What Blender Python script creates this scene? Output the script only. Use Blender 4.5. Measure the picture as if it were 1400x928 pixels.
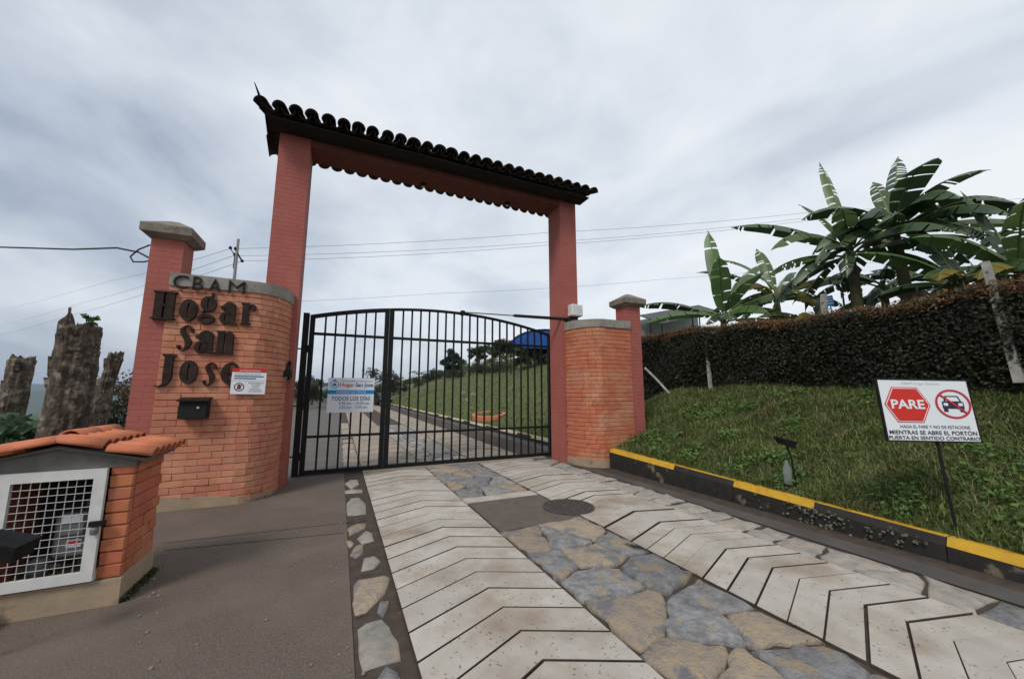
import bpy, bmesh, math, random
import numpy as np
from mathutils import Vector, Matrix
R = math.radians
random.seed(7); rng = np.random.default_rng(7)
for o in list(bpy.data.objects): bpy.data.objects.remove(o)
scene = bpy.context.scene
COL = scene.collection

# ------------------------------------------------------------------ camera
# x runs along the gate, y up the driveway; the camera looks 24.5 deg right of the driveway, 8 deg up
PITCH, YAW, EYE, FPX = R(8.0), R(24.5), 1.5, 512.0
cam_d = bpy.data.cameras.new('camera'); cam = bpy.data.objects.new('camera', cam_d); COL.objects.link(cam)
cam.location = (0, 0, EYE); cam.rotation_euler = (R(90) + PITCH, 0, -YAW)
cam_d.sensor_width = 36; cam_d.lens = FPX / 1400 * 36; cam_d.clip_start = 0.05; cam_d.clip_end = 40000
scene.camera = cam

# ------------------------------------------------------------------ world, sun, exposure
SUN_EL, SUN_AZ = R(48), R(-128)          # azimuth from +y towards +x: behind and left of the camera
w = bpy.data.worlds.new('World'); scene.world = w; w.use_nodes = True
nt = w.node_tree; nt.nodes.clear()
def N(t, **k):
    n = nt.nodes.new(t)
    for a, b in k.items(): setattr(n, a, b)
    return n
L = lambda a, b: nt.links.new(a, b)
out = N('ShaderNodeOutputWorld'); tc = N('ShaderNodeTexCoord')
sky = N('ShaderNodeTexSky', sky_type='NISHITA'); sky.sun_disc = False
sky.sun_elevation = SUN_EL; sky.sun_rotation = SUN_AZ; sky.air_density = 1.2; sky.dust_density = 1.5
bg1 = N('ShaderNodeBackground'); bg1.inputs['Strength'].default_value = 0.12; L(sky.outputs[0], bg1.inputs[0])
sep = N('ShaderNodeSeparateXYZ'); L(tc.outputs['Generated'], sep.inputs[0])
zc = N('ShaderNodeMath', operation='MAXIMUM'); L(sep.outputs[2], zc.inputs[0]); zc.inputs[1].default_value = 0.0
za = N('ShaderNodeMath', operation='ADD'); L(zc.outputs[0], za.inputs[0]); za.inputs[1].default_value = 0.85
dv = N('ShaderNodeVectorMath', operation='SCALE'); iv = N('ShaderNodeMath', operation='DIVIDE'); iv.inputs[0].default_value = 1
L(za.outputs[0], iv.inputs[1]); L(tc.outputs['Generated'], dv.inputs[0]); L(iv.outputs[0], dv.inputs['Scale'])
mp = N('ShaderNodeMapping'); mp.inputs['Location'].default_value = (4.4, 9.9, 2.4); mp.inputs['Rotation'].default_value = (0, 0, R(35))
mp.inputs['Scale'].default_value = (1.5, 1.2, 3.2); L(dv.outputs[0], mp.inputs[0])
n1 = N('ShaderNodeTexNoise'); n1.inputs['Scale'].default_value = 1.25; n1.inputs['Detail'].default_value = 9; n1.inputs['Roughness'].default_value = .52; n1.inputs['Distortion'].default_value = .35
n2 = N('ShaderNodeTexNoise'); n2.inputs['Scale'].default_value = 3.6; n2.inputs['Detail'].default_value = 8; n2.inputs['Roughness'].default_value = .55; n2.inputs['Distortion'].default_value = .5
L(mp.outputs[0], n1.inputs[0]); L(mp.outputs[0], n2.inputs[0])
# clouds thin out towards the right of the gate: one broad change over the whole dome
dt = N('ShaderNodeVectorMath', operation='DOT_PRODUCT'); L(tc.outputs['Generated'], dt.inputs[0]); dt.inputs[1].default_value = (0.80, 0.15, 0.30)
c1 = N('ShaderNodeMath', operation='MULTIPLY_ADD'); L(n2.outputs[0], c1.inputs[0]); c1.inputs[1].default_value = 0.40; L(n1.outputs[0], c1.inputs[2])
c2 = N('ShaderNodeMath', operation='MULTIPLY_ADD'); L(dt.outputs['Value'], c2.inputs[0]); c2.inputs[1].default_value = 0.24; L(c1.outputs[0], c2.inputs[2])
c3 = N('ShaderNodeMath', operation='MULTIPLY_ADD'); L(c2.outputs[0], c3.inputs[0]); c3.inputs[1].default_value = 1.12; c3.inputs[2].default_value = -.115
rp = N('ShaderNodeValToRGB'); L(c3.outputs[0], rp.inputs[0])
els = rp.color_ramp.elements
els[0].position = .48; els[0].color = (.36, .41, .50, 1)
els[1].position = 1.0; els[1].color = (.87, .885, .90, 1)
for ps, cl in ((.60, (.50, .55, .63)), (.71, (.61, .66, .725)), (.83, (.73, .775, .825))):
    e = els.new(ps); e.color = (*cl, 1)
bg2 = N('ShaderNodeBackground'); L(rp.outputs[0], bg2.inputs[0]); bg2.inputs[1].default_value = 0.97
mxs = N('ShaderNodeMixShader'); mxs.inputs[0].default_value = 0.88; L(bg1.outputs[0], mxs.inputs[1]); L(bg2.outputs[0], mxs.inputs[2])
L(mxs.outputs[0], out.inputs[0])
sd = bpy.data.lights.new('sun', 'SUN'); so = bpy.data.objects.new('sun', sd); COL.objects.link(so)
sd.energy = 1.8; sd.angle = R(16); sd.color = (1.0, .95, .87)
to_sun = Vector((math.sin(SUN_AZ) * math.cos(SUN_EL), math.cos(SUN_AZ) * math.cos(SUN_EL), math.sin(SUN_EL)))
so.rotation_euler = to_sun.to_track_quat('Z', 'Y').to_euler()
scene.view_settings.view_transform = 'Standard'; scene.view_settings.look = 'None'
scene.view_settings.exposure = 0.22; scene.view_settings.gamma = 1
scene.render.engine = 'CYCLES'
scene.cycles.max_bounces = 6; scene.cycles.transparent_max_bounces = 8; scene.cycles.use_denoising = True

# ------------------------------------------------------------------ pixel -> direction, for placing things on what they touch
def ray(u, v):
    a = (u - 700) / FPX; b = (464 - v) / FPX
    Y = math.cos(PITCH) - math.sin(PITCH) * b; Z = math.sin(PITCH) + math.cos(PITCH) * b
    return Vector((a * math.cos(YAW) + Y * math.sin(YAW), -a * math.sin(YAW) + Y * math.cos(YAW), Z))
def G(u, v, z=0.0):
    r = ray(u, v); t = (z - EYE) / r.z; return Vector((r.x * t, r.y * t, z))
def atd(u, v, d):
    r = ray(u, v); t = d / r.y; return Vector((r.x * t, d, EYE + r.z * t))
def ats(u, v, s):
    r = ray(u, v); t = s / r.x; return Vector((s, r.y * t, EYE + r.z * t))
def att(u, v, t):
    r = ray(u, v); return Vector((r.x * t, r.y * t, EYE + r.z * t))

# ------------------------------------------------------------------ materials
MATS = {}
def mat(name, c1, c2=None, scale=6., rough=.85, bump=0., bscale=None, rnd=0., spec=.25, metal=0., lo=.35, hi=.65,
        c3=None, s3=1.5, lo3=.55, hi3=.75, island=0., transl=0., detail=6., bdist=.01, huer=0.):
    if name in MATS: return MATS[name]
    m = bpy.data.materials.new(name); m.use_nodes = True; t = m.node_tree; P = t.nodes['Principled BSDF']
    nn = lambda k: t.nodes.new(k); ln = t.links.new
    P.inputs['Roughness'].default_value = rough; P.inputs['Metallic'].default_value = metal
    P.inputs['Specular IOR Level'].default_value = spec
    geo = nn('ShaderNodeNewGeometry')
    def noise(sc, det=detail):
        n = nn('ShaderNodeTexNoise'); n.inputs['Scale'].default_value = sc; n.inputs['Detail'].default_value = det
        n.inputs['Roughness'].default_value = .6; ln(geo.outputs['Position'], n.inputs['Vector']); return n
    def mixc(a, b, fac):
        mx = nn('ShaderNodeMix'); mx.data_type = 'RGBA'
        for s, v in ((6, a), (7, b)):
            if isinstance(v, tuple): mx.inputs[s].default_value = (*v, 1)
            else: ln(v, mx.inputs[s])
        ln(fac, mx.inputs[0]); return mx.outputs[2]
    def ramp(src, a, b):
        r = nn('ShaderNodeMapRange'); r.inputs[1].default_value = a; r.inputs[2].default_value = b; ln(src, r.inputs[0]); return r.outputs[0]
    col = c1
    if c2 is not None: col = mixc(col, c2, ramp(noise(scale).outputs[0], lo, hi))
    if c3 is not None: col = mixc(col, c3, ramp(noise(s3).outputs[0], lo3, hi3))
    src = None
    if rnd: src = (nn('ShaderNodeObjectInfo').outputs['Random'], rnd)
    if island: src = (geo.outputs['Random Per Island'], island)
    if src:
        h = nn('ShaderNodeHueSaturation')
        mr = nn('ShaderNodeMapRange'); mr.inputs[3].default_value = 1 - src[1]; mr.inputs[4].default_value = 1 + src[1]
        ln(src[0], mr.inputs[0]); ln(mr.outputs[0], h.inputs['Value'])
        if huer:
            w1 = nn('ShaderNodeMath'); w1.operation = 'MULTIPLY'; w1.inputs[1].default_value = 7.31; ln(src[0], w1.inputs[0])
            w2 = nn('ShaderNodeMath'); w2.operation = 'FRACT'; ln(w1.outputs[0], w2.inputs[0])
            m2 = nn('ShaderNodeMapRange'); m2.inputs[3].default_value = .5 - huer; m2.inputs[4].default_value = .5 + huer
            ln(w2.outputs[0], m2.inputs[0]); ln(m2.outputs[0], h.inputs['Hue'])
        if isinstance(col, tuple): h.inputs['Color'].default_value = (*col, 1)
        else: ln(col, h.inputs['Color'])
        col = h.outputs[0]
    if isinstance(col, tuple): P.inputs['Base Color'].default_value = (*col, 1)
    else: ln(col, P.inputs['Base Color'])
    if bump:
        b = nn('ShaderNodeBump'); b.inputs['Strength'].default_value = bump; b.inputs['Distance'].default_value = bdist
        ln(noise(bscale or scale * 6, 8).outputs[0], b.inputs['Height']); ln(b.outputs[0], P.inputs['Normal'])
    if transl:
        tr = nn('ShaderNodeBsdfTranslucent'); ms = nn('ShaderNodeMixShader'); ms.inputs[0].default_value = transl
        if isinstance(col, tuple): tr.inputs[0].default_value = (*col, 1)
        else: ln(col, tr.inputs[0])
        ln(P.outputs[0], ms.inputs[1]); ln(tr.outputs[0], ms.inputs[2]); ln(ms.outputs[0], t.nodes['Material Output'].inputs[0])
    MATS[name] = m; return m

def brickpaint(name, c1, c2, bw, bh, groove=.5):
    """painted fine brickwork: joints only as shallow relief"""
    m = mat(name, c1, c2, 3.0, .75, lo=.3, hi=.7, c3=tuple(x * .62 for x in c1), s3=9, lo3=.62, hi3=.85)
    t = m.node_tree; P = t.nodes['Principled BSDF']; nn = t.nodes.new; ln = t.links.new
    geo = nn('ShaderNodeNewGeometry'); sp = nn('ShaderNodeSeparateXYZ'); ln(geo.outputs['Position'], sp.inputs[0])
    ad = nn('ShaderNodeMath'); ad.operation = 'ADD'; ln(sp.outputs[0], ad.inputs[0]); ln(sp.outputs[1], ad.inputs[1])
    cb = nn('ShaderNodeCombineXYZ'); ln(ad.outputs[0], cb.inputs[0]); ln(sp.outputs[2], cb.inputs[1])
    br = nn('ShaderNodeTexBrick'); ln(cb.outputs[0], br.inputs['Vector']); br.inputs['Scale'].default_value = 1
    br.inputs['Brick Width'].default_value = bw; br.inputs['Row Height'].default_value = bh; br.inputs['Mortar Size'].default_value = .005
    br.inputs['Mortar Smooth'].default_value = .4
    ns = nn('ShaderNodeTexNoise'); ns.inputs['Scale'].default_value = 40; ln(geo.outputs['Position'], ns.inputs['Vector'])
    sb = nn('ShaderNodeMath'); sb.operation = 'MULTIPLY_ADD'; ln(br.outputs['Fac'], sb.inputs[0]); sb.inputs[1].default_value = -1; ln(ns.outputs[0], sb.inputs[2])
    b = nn('ShaderNodeBump'); b.inputs['Strength'].default_value = groove; b.inputs['Distance'].default_value = .006
    ln(sb.outputs[0], b.inputs['Height']); ln(b.outputs[0], P.inputs['Normal'])
    return m

BRICK = mat('brick_orange', (.54, .225, .140), (.47, .175, .105), 7, .85, .5, 60, rnd=.09, c3=(.60, .31, .20), s3=2.3, lo3=.5, hi3=.8, bdist=.006, huer=.006)
BRICK_R = mat('brick_red_orange', (.50, .175, .095), (.44, .135, .075), 5, .88, .6, 50, rnd=.09, c3=(.50, .25, .15), s3=2.0, lo3=.48, hi3=.72, bdist=.007, huer=.006)
MORTAR = mat('mortar_painted', (.36, .13, .078), (.24, .085, .055), 20, .95, .4, 90)
PILLAR = brickpaint('pillar_red_paint', (.40, .125, .100), (.345, .100, .080), .24, .075, .9)
PLINTH = mat('plinth_render', (.40, .29, .19), (.30, .24, .17), 5, .9, .4, 40, c3=(.10, .10, .07), s3=4, lo3=.58, hi3=.75)
COPING = mat('coping_cement', (.33, .30, .265), (.24, .22, .195), 5, .9, .5, 40, c3=(.08, .08, .07), s3=6, lo3=.55, hi3=.8)
CAPM = mat('cap_cement', (.27, .235, .19), (.16, .14, .115), 7, .9, .6, 50, c3=(.07, .065, .06), s3=9, lo3=.55, hi3=.75)
BACKLIT_TILE = mat('old_tile_backlit', (.055, .040, .034), (.028, .024, .023), 8, .9, .4, 50, rnd=.35, c3=(.09, .085, .07), s3=14, lo3=.6, hi3=.8)  # backlit silhouette of the roof is put into the old tile's colour
SHADEWOOD = mat('shaded_eaves_boards', (.030, .022, .019), (.018, .014, .013), 12, .9, .2, 40)  # shade under the eaves is painted in as near-black board colour
BEAMRED = mat('beam_red_brown', (.17, .058, .045), (.13, .045, .036), 6, .85, .3, 40)
BLACK = mat('black_metal_paint', (.012, .012, .013), (.018, .017, .017), 20, .6, .1, 60, spec=.15)
LETTER = mat('letter_black', (.022, .017, .015), (.045, .03, .024), 14, .75, .3, 60, spec=.12)
CONC = mat('track_concrete', (.47, .435, .385), (.39, .355, .305), 4, .9, .5, 70, rnd=.07, c3=(.25, .185, .13), s3=1.3, lo3=.47, hi3=.74, bdist=.006)
CONC_W = mat('track_concrete_worn', (.36, .305, .24), (.28, .235, .185), 3, .9, .5, 70, rnd=.1, c3=(.20, .16, .12), s3=1.5, lo3=.5, hi3=.7)
def pits(m):
    t = m.node_tree; P = t.nodes['Principled BSDF']; nn = t.nodes.new; ln = t.links.new
    src = P.inputs['Base Color'].links[0].from_socket
    geo = nn('ShaderNodeNewGeometry')
    v = nn('ShaderNodeTexVoronoi'); v.inputs['Scale'].default_value = 26; ln(geo.outputs['Position'], v.inputs['Vector'])
    n = nn('ShaderNodeTexNoise'); n.inputs['Scale'].default_value = 6; ln(geo.outputs['Position'], n.inputs['Vector'])
    a = nn('ShaderNodeMath'); a.operation = 'MULTIPLY_ADD'; ln(n.outputs[0], a.inputs[0]); a.inputs[1].default_value = -.35; ln(v.outputs['Distance'], a.inputs[2])
    r = nn('ShaderNodeMapRange'); r.inputs[1].default_value = -.12; r.inputs[2].default_value = .02; r.inputs[3].default_value = 1; r.inputs[4].default_value = 0; ln(a.outputs[0], r.inputs[0])
    mx = nn('ShaderNodeMix'); mx.data_type = 'RGBA'; ln(r.outputs[0], mx.inputs[0]); ln(src, mx.inputs[6]); mx.inputs[7].default_value = (.17, .12, .085, 1)
    ln(mx.outputs[2], P.inputs['Base Color'])
pits(CONC)
GROUT = mat('dirt_grout', (.082, .062, .048), (.052, .040, .032), 9, .95, .6, 50)
ASPH = mat('worn_asphalt', (.165, .130, .104), (.088, .070, .058), 85, .92, 1.0, 70, c3=(.175, .140, .112), s3=1.1, lo3=.45, hi3=.8, bdist=.008)
PATCH = mat('patch_cement', (.135, .108, .088), (.105, .085, .07), 5, .9, .5, 90)
GUTTER = mat('gutter_cement', (.10, .090, .082), (.072, .065, .060), 2.5, .8, .3, 80)
STONE_T = mat('stone_tan', (.42, .325, .22), (.29, .255, .215), 11, .85, 1.0, 40, rnd=.15, c3=(.19, .19, .195), s3=4.2, lo3=.53, hi3=.62, bdist=.03)
STONE_G = mat('stone_blue_grey', (.31, .305, .30), (.165, .164, .168), 12, .82, 1.0, 40, rnd=.18, c3=(.34, .27, .185), s3=4.4, lo3=.54, hi3=.63, bdist=.03)
STONE_P = mat('stone_pale', (.36, .325, .28), (.235, .22, .20), 10, .85, .8, 30, rnd=.15, c3=(.40, .30, .20), s3=6, lo3=.55, hi3=.7, bdist=.012)
KBLACK = mat('kerb_black', (.022, .020, .018), (.035, .032, .028), 8, .7, .4, 50, c3=(.20, .165, .115), s3=3.1, lo3=.63, hi3=.70)
KYEL = mat('kerb_yellow', (.62, .36, .030), (.50, .28, .03), 8, .7, .3, 50, c3=(.12, .09, .05), s3=9, lo3=.66, hi3=.75)
WHITE = mat('white_paint', (.66, .66, .64), (.56, .56, .54), 8, .5, c3=(.33, .25, .18), s3=14, lo3=.68, hi3=.8)
SIGNW = mat('sign_white', (.74, .77, .80), rough=.45)
SIGNG = mat('sign_pale', (.62, .65, .68), rough=.5)
S_RED = mat('sign_red', (.58, .035, .025), rough=.45)
S_CRIM = mat('sign_crimson', (.50, .035, .05), rough=.5)
S_BLUE = mat('sign_blue', (.015, .23, .56), rough=.5)
S_NAVY = mat('sign_navy', (.02, .075, .22), rough=.5)
S_BLK = mat('sign_dark_print', (.035, .035, .06), rough=.5)
S_FAINT = mat('sign_faded_print', (.48, .51, .53), rough=.5)
TERRA = mat('terracotta_tile', (.55, .185, .095), (.47, .15, .075), 9, .8, .3, 60, rnd=.1, c3=(.34, .14, .09), s3=7, lo3=.6, hi3=.8)
STUCCO = mat('grey_stucco', (.20, .185, .168), (.155, .145, .13), 14, .95, .8, 120)
GREYM = mat('meter_grey', (.20, .205, .215), (.15, .155, .165), 6, .5)
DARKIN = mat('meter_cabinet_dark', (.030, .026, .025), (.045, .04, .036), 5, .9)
POSTC = mat('pale_concrete_post', (.36, .34, .31), (.22, .21, .19), 9, .9, .3, 50, c3=(.12, .115, .09), s3=6, lo3=.55, hi3=.7)
BARK = mat('rotten_bark', (.15, .115, .088), (.055, .042, .034), 8, .95, 1.0, 18, c3=(.32, .265, .21), s3=7, lo3=.50, hi3=.66, bdist=.05)
BARKG = mat('grey_bark', (.10, .085, .07), (.05, .043, .036), 9, .95, .8, 30, bdist=.02)
SOIL = mat('meadow_ground', (.075, .085, .034), (.105, .118, .045), 1.4, .95, .5, 12, c3=(.10, .075, .045), s3=.8, lo3=.58, hi3=.75, bdist=.04)
GRASS = mat('grass_blades', (.125, .172, .048), (.17, .21, .07), .9, .7, island=.5, transl=.3, c3=(.185, .165, .075), s3=1.6, lo3=.55, hi3=.72, huer=.025)
WEED = mat('weed_leaves', (.075, .140, .028), (.05, .10, .022), 3, .6, island=.4, transl=.25)
HEDGE = mat('hedge_leaves', (.024, .029, .013), (.016, .018, .011), 2, .55, island=.6, transl=.15, c3=(.044, .055, .019), s3=1.3, lo3=.5, hi3=.75)
HEDGET = mat('hedge_new_growth', (.26, .105, .050), (.15, .095, .038), 2.2, .65, island=.4, transl=.25)
HEDGEC = mat('hedge_dark_core', (.014, .012, .009), (.022, .019, .012), 5, .95)
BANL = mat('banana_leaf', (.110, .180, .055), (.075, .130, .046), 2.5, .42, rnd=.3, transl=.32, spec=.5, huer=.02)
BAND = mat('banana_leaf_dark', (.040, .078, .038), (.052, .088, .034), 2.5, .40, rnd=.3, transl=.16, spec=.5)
BANY = mat('banana_leaf_yellow', (.21, .20, .035), (.17, .11, .03), 4, .55, rnd=.25, transl=.35)
BANS = mat('banana_stem', (.10, .095, .045), (.055, .05, .028), 6, .7, .4, 20)
BANR = mat('banana_rib', (.16, .20, .07), rough=.5)
LEAFD = mat('tree_leaf_dark', (.032, .050, .018), (.020, .034, .014), 1.5, .65, island=.5, transl=.2)
LEAFM = mat('tree_leaf_mid', (.055, .082, .028), (.035, .055, .02), 1.5, .65, island=.5, transl=.25)
LEAFG = mat('tree_leaf_grey', (.085, .085, .055), (.05, .055, .038), 1.5, .7, island=.5, transl=.2)
LEAFR = mat('tree_leaf_rust', (.12, .065, .035), (.07, .055, .025), 1.5, .7, island=.5, transl=.2)
LEAFP = mat('pale_broad_leaf', (.12, .20, .115), (.085, .15, .07), 3, .6, island=.35, transl=.25)
BLUE = mat('blue_canopy', (.02, .14, .55), (.015, .10, .42), 2, .45, transl=.3)
GALV = mat('galvanised_sheet', (.16, .165, .17), (.11, .115, .12), 3, .5, metal=.2)
NET = mat('pale_wall_sheet', (.42, .44, .46), (.36, .38, .40), 2, .8)
POLE = mat('utility_pole_concrete', (.32, .31, .30), (.25, .245, .24), 4, .9)
WIRE = mat('wire_grey', (.10, .105, .115), rough=.6)
CABLE = mat('cable_black', (.02, .02, .022), rough=.6)
MTN = mat('far_mountain_forest', (.035, .055, .028), (.05, .065, .035), .004, .95)
CARB = mat('car_black', (.015, .015, .017), rough=.25, spec=.6)
GLASSD = mat('dark_glass', (.02, .023, .026), rough=.1, spec=.6)
RUBBER = mat('rubber', (.02, .02, .02), rough=.9)
CHROME = mat('lamp_lens', (.5, .5, .5), rough=.2)
PEB = mat('pebble', (.26, .23, .19), (.15, .13, .11), 30, .9)
LITTER = mat('dry_litter', (.16, .11, .06), (.30, .25, .16), 40, .9, island=.4)
BOT = mat('bottle_plastic', (.55, .60, .60), rough=.25, transl=.3)
BOT.node_tree.nodes['Principled BSDF'].inputs['Alpha'].default_value = .25
IRON = mat('manhole_iron', (.085, .072, .062), (.055, .048, .043), 20, .75, .6, 60)

# ------------------------------------------------------------------ mesh helpers
class B:
    def __init__(s): s.v = []; s.f = []; s.m = []
    def add(s, vs, fs, mi=0):
        k = len(s.v); s.v += [tuple(p) for p in vs]; s.f += [tuple(i + k for i in f) for f in fs]; s.m += [mi] * len(fs); return s
    def box(s, x0, x1, y0, y1, z0, z1, mi=0):
        return s.add([(x0, y0, z0), (x1, y0, z0), (x1, y1, z0), (x0, y1, z0), (x0, y0, z1), (x1, y0, z1), (x1, y1, z1), (x0, y1, z1)],
                     [(3, 2, 1, 0), (4, 5, 6, 7), (0, 1, 5, 4), (1, 2, 6, 5), (2, 3, 7, 6), (3, 0, 4, 7)], mi)
    def prism(s, poly, fn0, fn1, mi=0):
        n = len(poly); vs = [fn0(*p) for p in poly] + [fn1(*p) for p in poly]
        return s.add(vs, [tuple(range(n - 1, -1, -1)), tuple(range(n, 2 * n))] + [(i, (i + 1) % n, n + (i + 1) % n, n + i) for i in range(n)], mi)
    def tube(s, pts, rad, seg=8, mi=0, cap=True):
        pts = [Vector(p) for p in pts]
        if not hasattr(rad, '__len__'): rad = [rad] * len(pts)
        vs = []; fs = []; ref = Vector((0, 0, 1))
        for i, p in enumerate(pts):
            d = (pts[min(i + 1, len(pts) - 1)] - pts[max(i - 1, 0)]).normalized()
            if abs(d.dot(ref)) > .95: ref = Vector((1, 0, 0)) if abs(d.x) < .9 else Vector((0, 1, 0))
            a = d.cross(ref).normalized(); b = d.cross(a)
            for j in range(seg):
                t = 2 * math.pi * j / seg; vs.append(p + (a * math.cos(t) + b * math.sin(t)) * rad[i])
        for i in range(len(pts) - 1):
            for j in range(seg): fs.append((i * seg + j, i * seg + (j + 1) % seg, (i + 1) * seg + (j + 1) % seg, (i + 1) * seg + j))
        if cap: fs += [tuple(range(seg))[::-1], tuple(range((len(pts) - 1) * seg, len(pts) * seg))]
        return s.add(vs, fs, mi)
    def lathe(s, prof, c=(0, 0, 0), seg=20, mi=0):
        vs = []; fs = []
        for r, z in prof:
            for j in range(seg): t = 2 * math.pi * j / seg; vs.append((c[0] + r * math.cos(t), c[1] + r * math.sin(t), c[2] + z))
        for i in range(len(prof) - 1):
            for j in range(seg): fs.append((i * seg + j, i * seg + (j + 1) % seg, (i + 1) * seg + (j + 1) % seg, (i + 1) * seg + j))
        fs += [tuple(range(seg))[::-1], tuple(range((len(prof) - 1) * seg, len(prof) * seg))]
        return s.add(vs, fs, mi)
    def mesh(s, name, mats, smooth=False, off=(0, 0, 0)):
        me = bpy.data.meshes.new(name); o = Vector(off)
        me.from_pydata([(p[0] - o.x, p[1] - o.y, p[2] - o.z) for p in s.v], [], s.f)
        for m in (mats if isinstance(mats, (list, tuple)) else [mats]): me.materials.append(m)
        if any(s.m): me.polygons.foreach_set('material_index', s.m)
        if smooth: me.polygons.foreach_set('use_smooth', [True] * len(me.polygons))
        me.update(); return me

def obj(name, me, parent=None, loc=None, rot=None):
    o = bpy.data.objects.new(name, me); COL.objects.link(o)
    if parent is not None: o.parent = parent
    if loc is not None: o.location = loc
    if rot is not None: o.rotation_euler = rot
    return o
def part(name, b, m, parent, smooth=False):          # b in world coordinates, parent unrotated
    if isinstance(parent, dict): parent = parent['o']
    p = parent; off = Vector((0, 0, 0))
    while p is not None: off += p.location; p = p.parent
    return obj(name, b.mesh(name, m, smooth, off), parent)
def partl(name, b, m, parent, smooth=False): return obj(name, b.mesh(name, m, smooth), parent)   # b local
def tag(o, label=None, cat=None, group=None, kind=None):
    for k, v in (('label', label), ('category', cat), ('group', group), ('kind', kind)):
        if v: o[k] = v
    return o
def thing(name, label, cat, loc, group=None, rot=None):
    o = bpy.data.objects.new(name, None); COL.objects.link(o); o.location = loc; o.empty_display_size = .1
    if rot is not None: o.rotation_euler = rot
    return tag(o, label, cat, group)
def npmesh(name, V, F, m, smooth=False):
    me = bpy.data.meshes.new(name); V = np.asarray(V, np.float32).reshape(-1, 3); F = np.asarray(F, np.int32); k = F.shape[1]
    me.vertices.add(len(V)); me.vertices.foreach_set('co', V.ravel())
    me.loops.add(F.size); me.loops.foreach_set('vertex_index', F.ravel())
    me.polygons.add(len(F)); me.polygons.foreach_set('loop_start', np.arange(len(F), dtype=np.int32) * k)
    me.materials.append(m)
    me.update(calc_edges=True); me.validate(); return me
def bevbox(name, sx, sy, sz, bev, m, jit=0, seed=0):
    bm = bmesh.new(); bmesh.ops.create_cube(bm, size=1); rr = random.Random(seed)
    for v in bm.verts: v.co = Vector((v.co.x * sx, v.co.y * sy, v.co.z * sz)) + Vector((rr.uniform(-jit, jit), rr.uniform(-jit, jit), rr.uniform(-jit, jit)))
    bmesh.ops.bevel(bm, geom=bm.edges[:], offset=bev, segments=1, affect='EDGES')
    me = bpy.data.meshes.new(name); bm.to_mesh(me); bm.free(); me.materials.append(m); return me

# leaf clouds: every leaf a folded kite (2 tris); returns one mesh
def leafmesh(name, C, Nrm, size, m, asp=.5, jit=.9):
    n = len(C); C = np.asarray(C, float); a = rng.normal(size=(n, 3)) * jit
    nr = np.asarray(Nrm, float) + a; nr /= np.linalg.norm(nr, axis=1)[:, None] + 1e-9
    u = np.cross(nr, rng.normal(size=(n, 3))); u /= np.linalg.norm(u, axis=1)[:, None] + 1e-9
    v = np.cross(nr, u); s = (np.asarray(size) * rng.uniform(.6, 1.35, n))[:, None]
    V = np.stack([C - u * s * .5, C + v * s * asp * .5 - nr * s * .1, C + u * s * .5 - nr * s * .08, C - v * s * asp * .5 - nr * s * .1], 1)
    b = np.arange(n)[:, None] * 4
    F = np.concatenate([b + [0, 1, 2], b + [0, 2, 3]], 0)
    return npmesh(name, V, F, m)
def blades(name, P, h, wd, m, lean=.6):
    n = len(P); az = rng.uniform(0, 2 * np.pi, n); d = np.stack([np.cos(az), np.sin(az), np.zeros(n)], 1); pr = np.stack([-np.sin(az), np.cos(az), np.zeros(n)], 1)
    h = h * rng.uniform(.5, 1.4, n); ln = lean * rng.uniform(.2, 1.4, n); w_ = wd * rng.uniform(.7, 1.3, n)
    up = np.array([0, 0, 1.])
    m1 = P + up * (h * .6)[:, None] + d * (h * ln * .35)[:, None]; tp = P + up * (h * (1 - .25 * ln))[:, None] + d * (h * ln)[:, None]
    V = np.stack([P - pr * w_[:, None], P + pr * w_[:, None], m1 + pr * (w_ * .8)[:, None], m1 - pr * (w_ * .8)[:, None], tp], 1)
    b = np.arange(n)[:, None] * 5
    F = np.concatenate([b + [0, 1, 2], b + [0, 2, 3], b + [3, 2, 4]], 0)
    return npmesh(name, V, F, m)
def text(body, m, parent, cx, cy, width, height=None, z=.004, mapf=None, name='lettering', depth=.0, bold=0.):
    """flat print: mapf(x, y, z) -> local coordinates in parent"""
    c = bpy.data.curves.new('t', 'FONT'); c.body = body; c.align_x = 'LEFT'; c.resolution_u = 3; c.extrude = depth; c.offset = bold
    o = bpy.data.objects.new('t', c); COL.objects.link(o); dg = bpy.context.evaluated_depsgraph_get(); dg.update()
    me = bpy.data.meshes.new_from_object(o.evaluated_get(dg)); bpy.data.objects.remove(o); bpy.data.curves.remove(c)
    co = np.empty(len(me.vertices) * 3); me.vertices.foreach_get('co', co); co = co.reshape(-1, 3)
    lo, hi = co.min(0), co.max(0); sx = width / (hi[0] - lo[0]); sy = sx if height is None else height / (hi[1] - lo[1])
    co[:, 0] = (co[:, 0] - (lo[0] + hi[0]) / 2) * sx + cx; co[:, 1] = (co[:, 1] - (lo[1] + hi[1]) / 2) * sy + cy; co[:, 2] = co[:, 2] + z
    if mapf: co = np.array([mapf(*p) for p in co])
    me.vertices.foreach_set('co', co.ravel()); me.materials.clear(); me.materials.append(m); me.update(); me.name = name
    return obj(name, me, parent)

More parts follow.
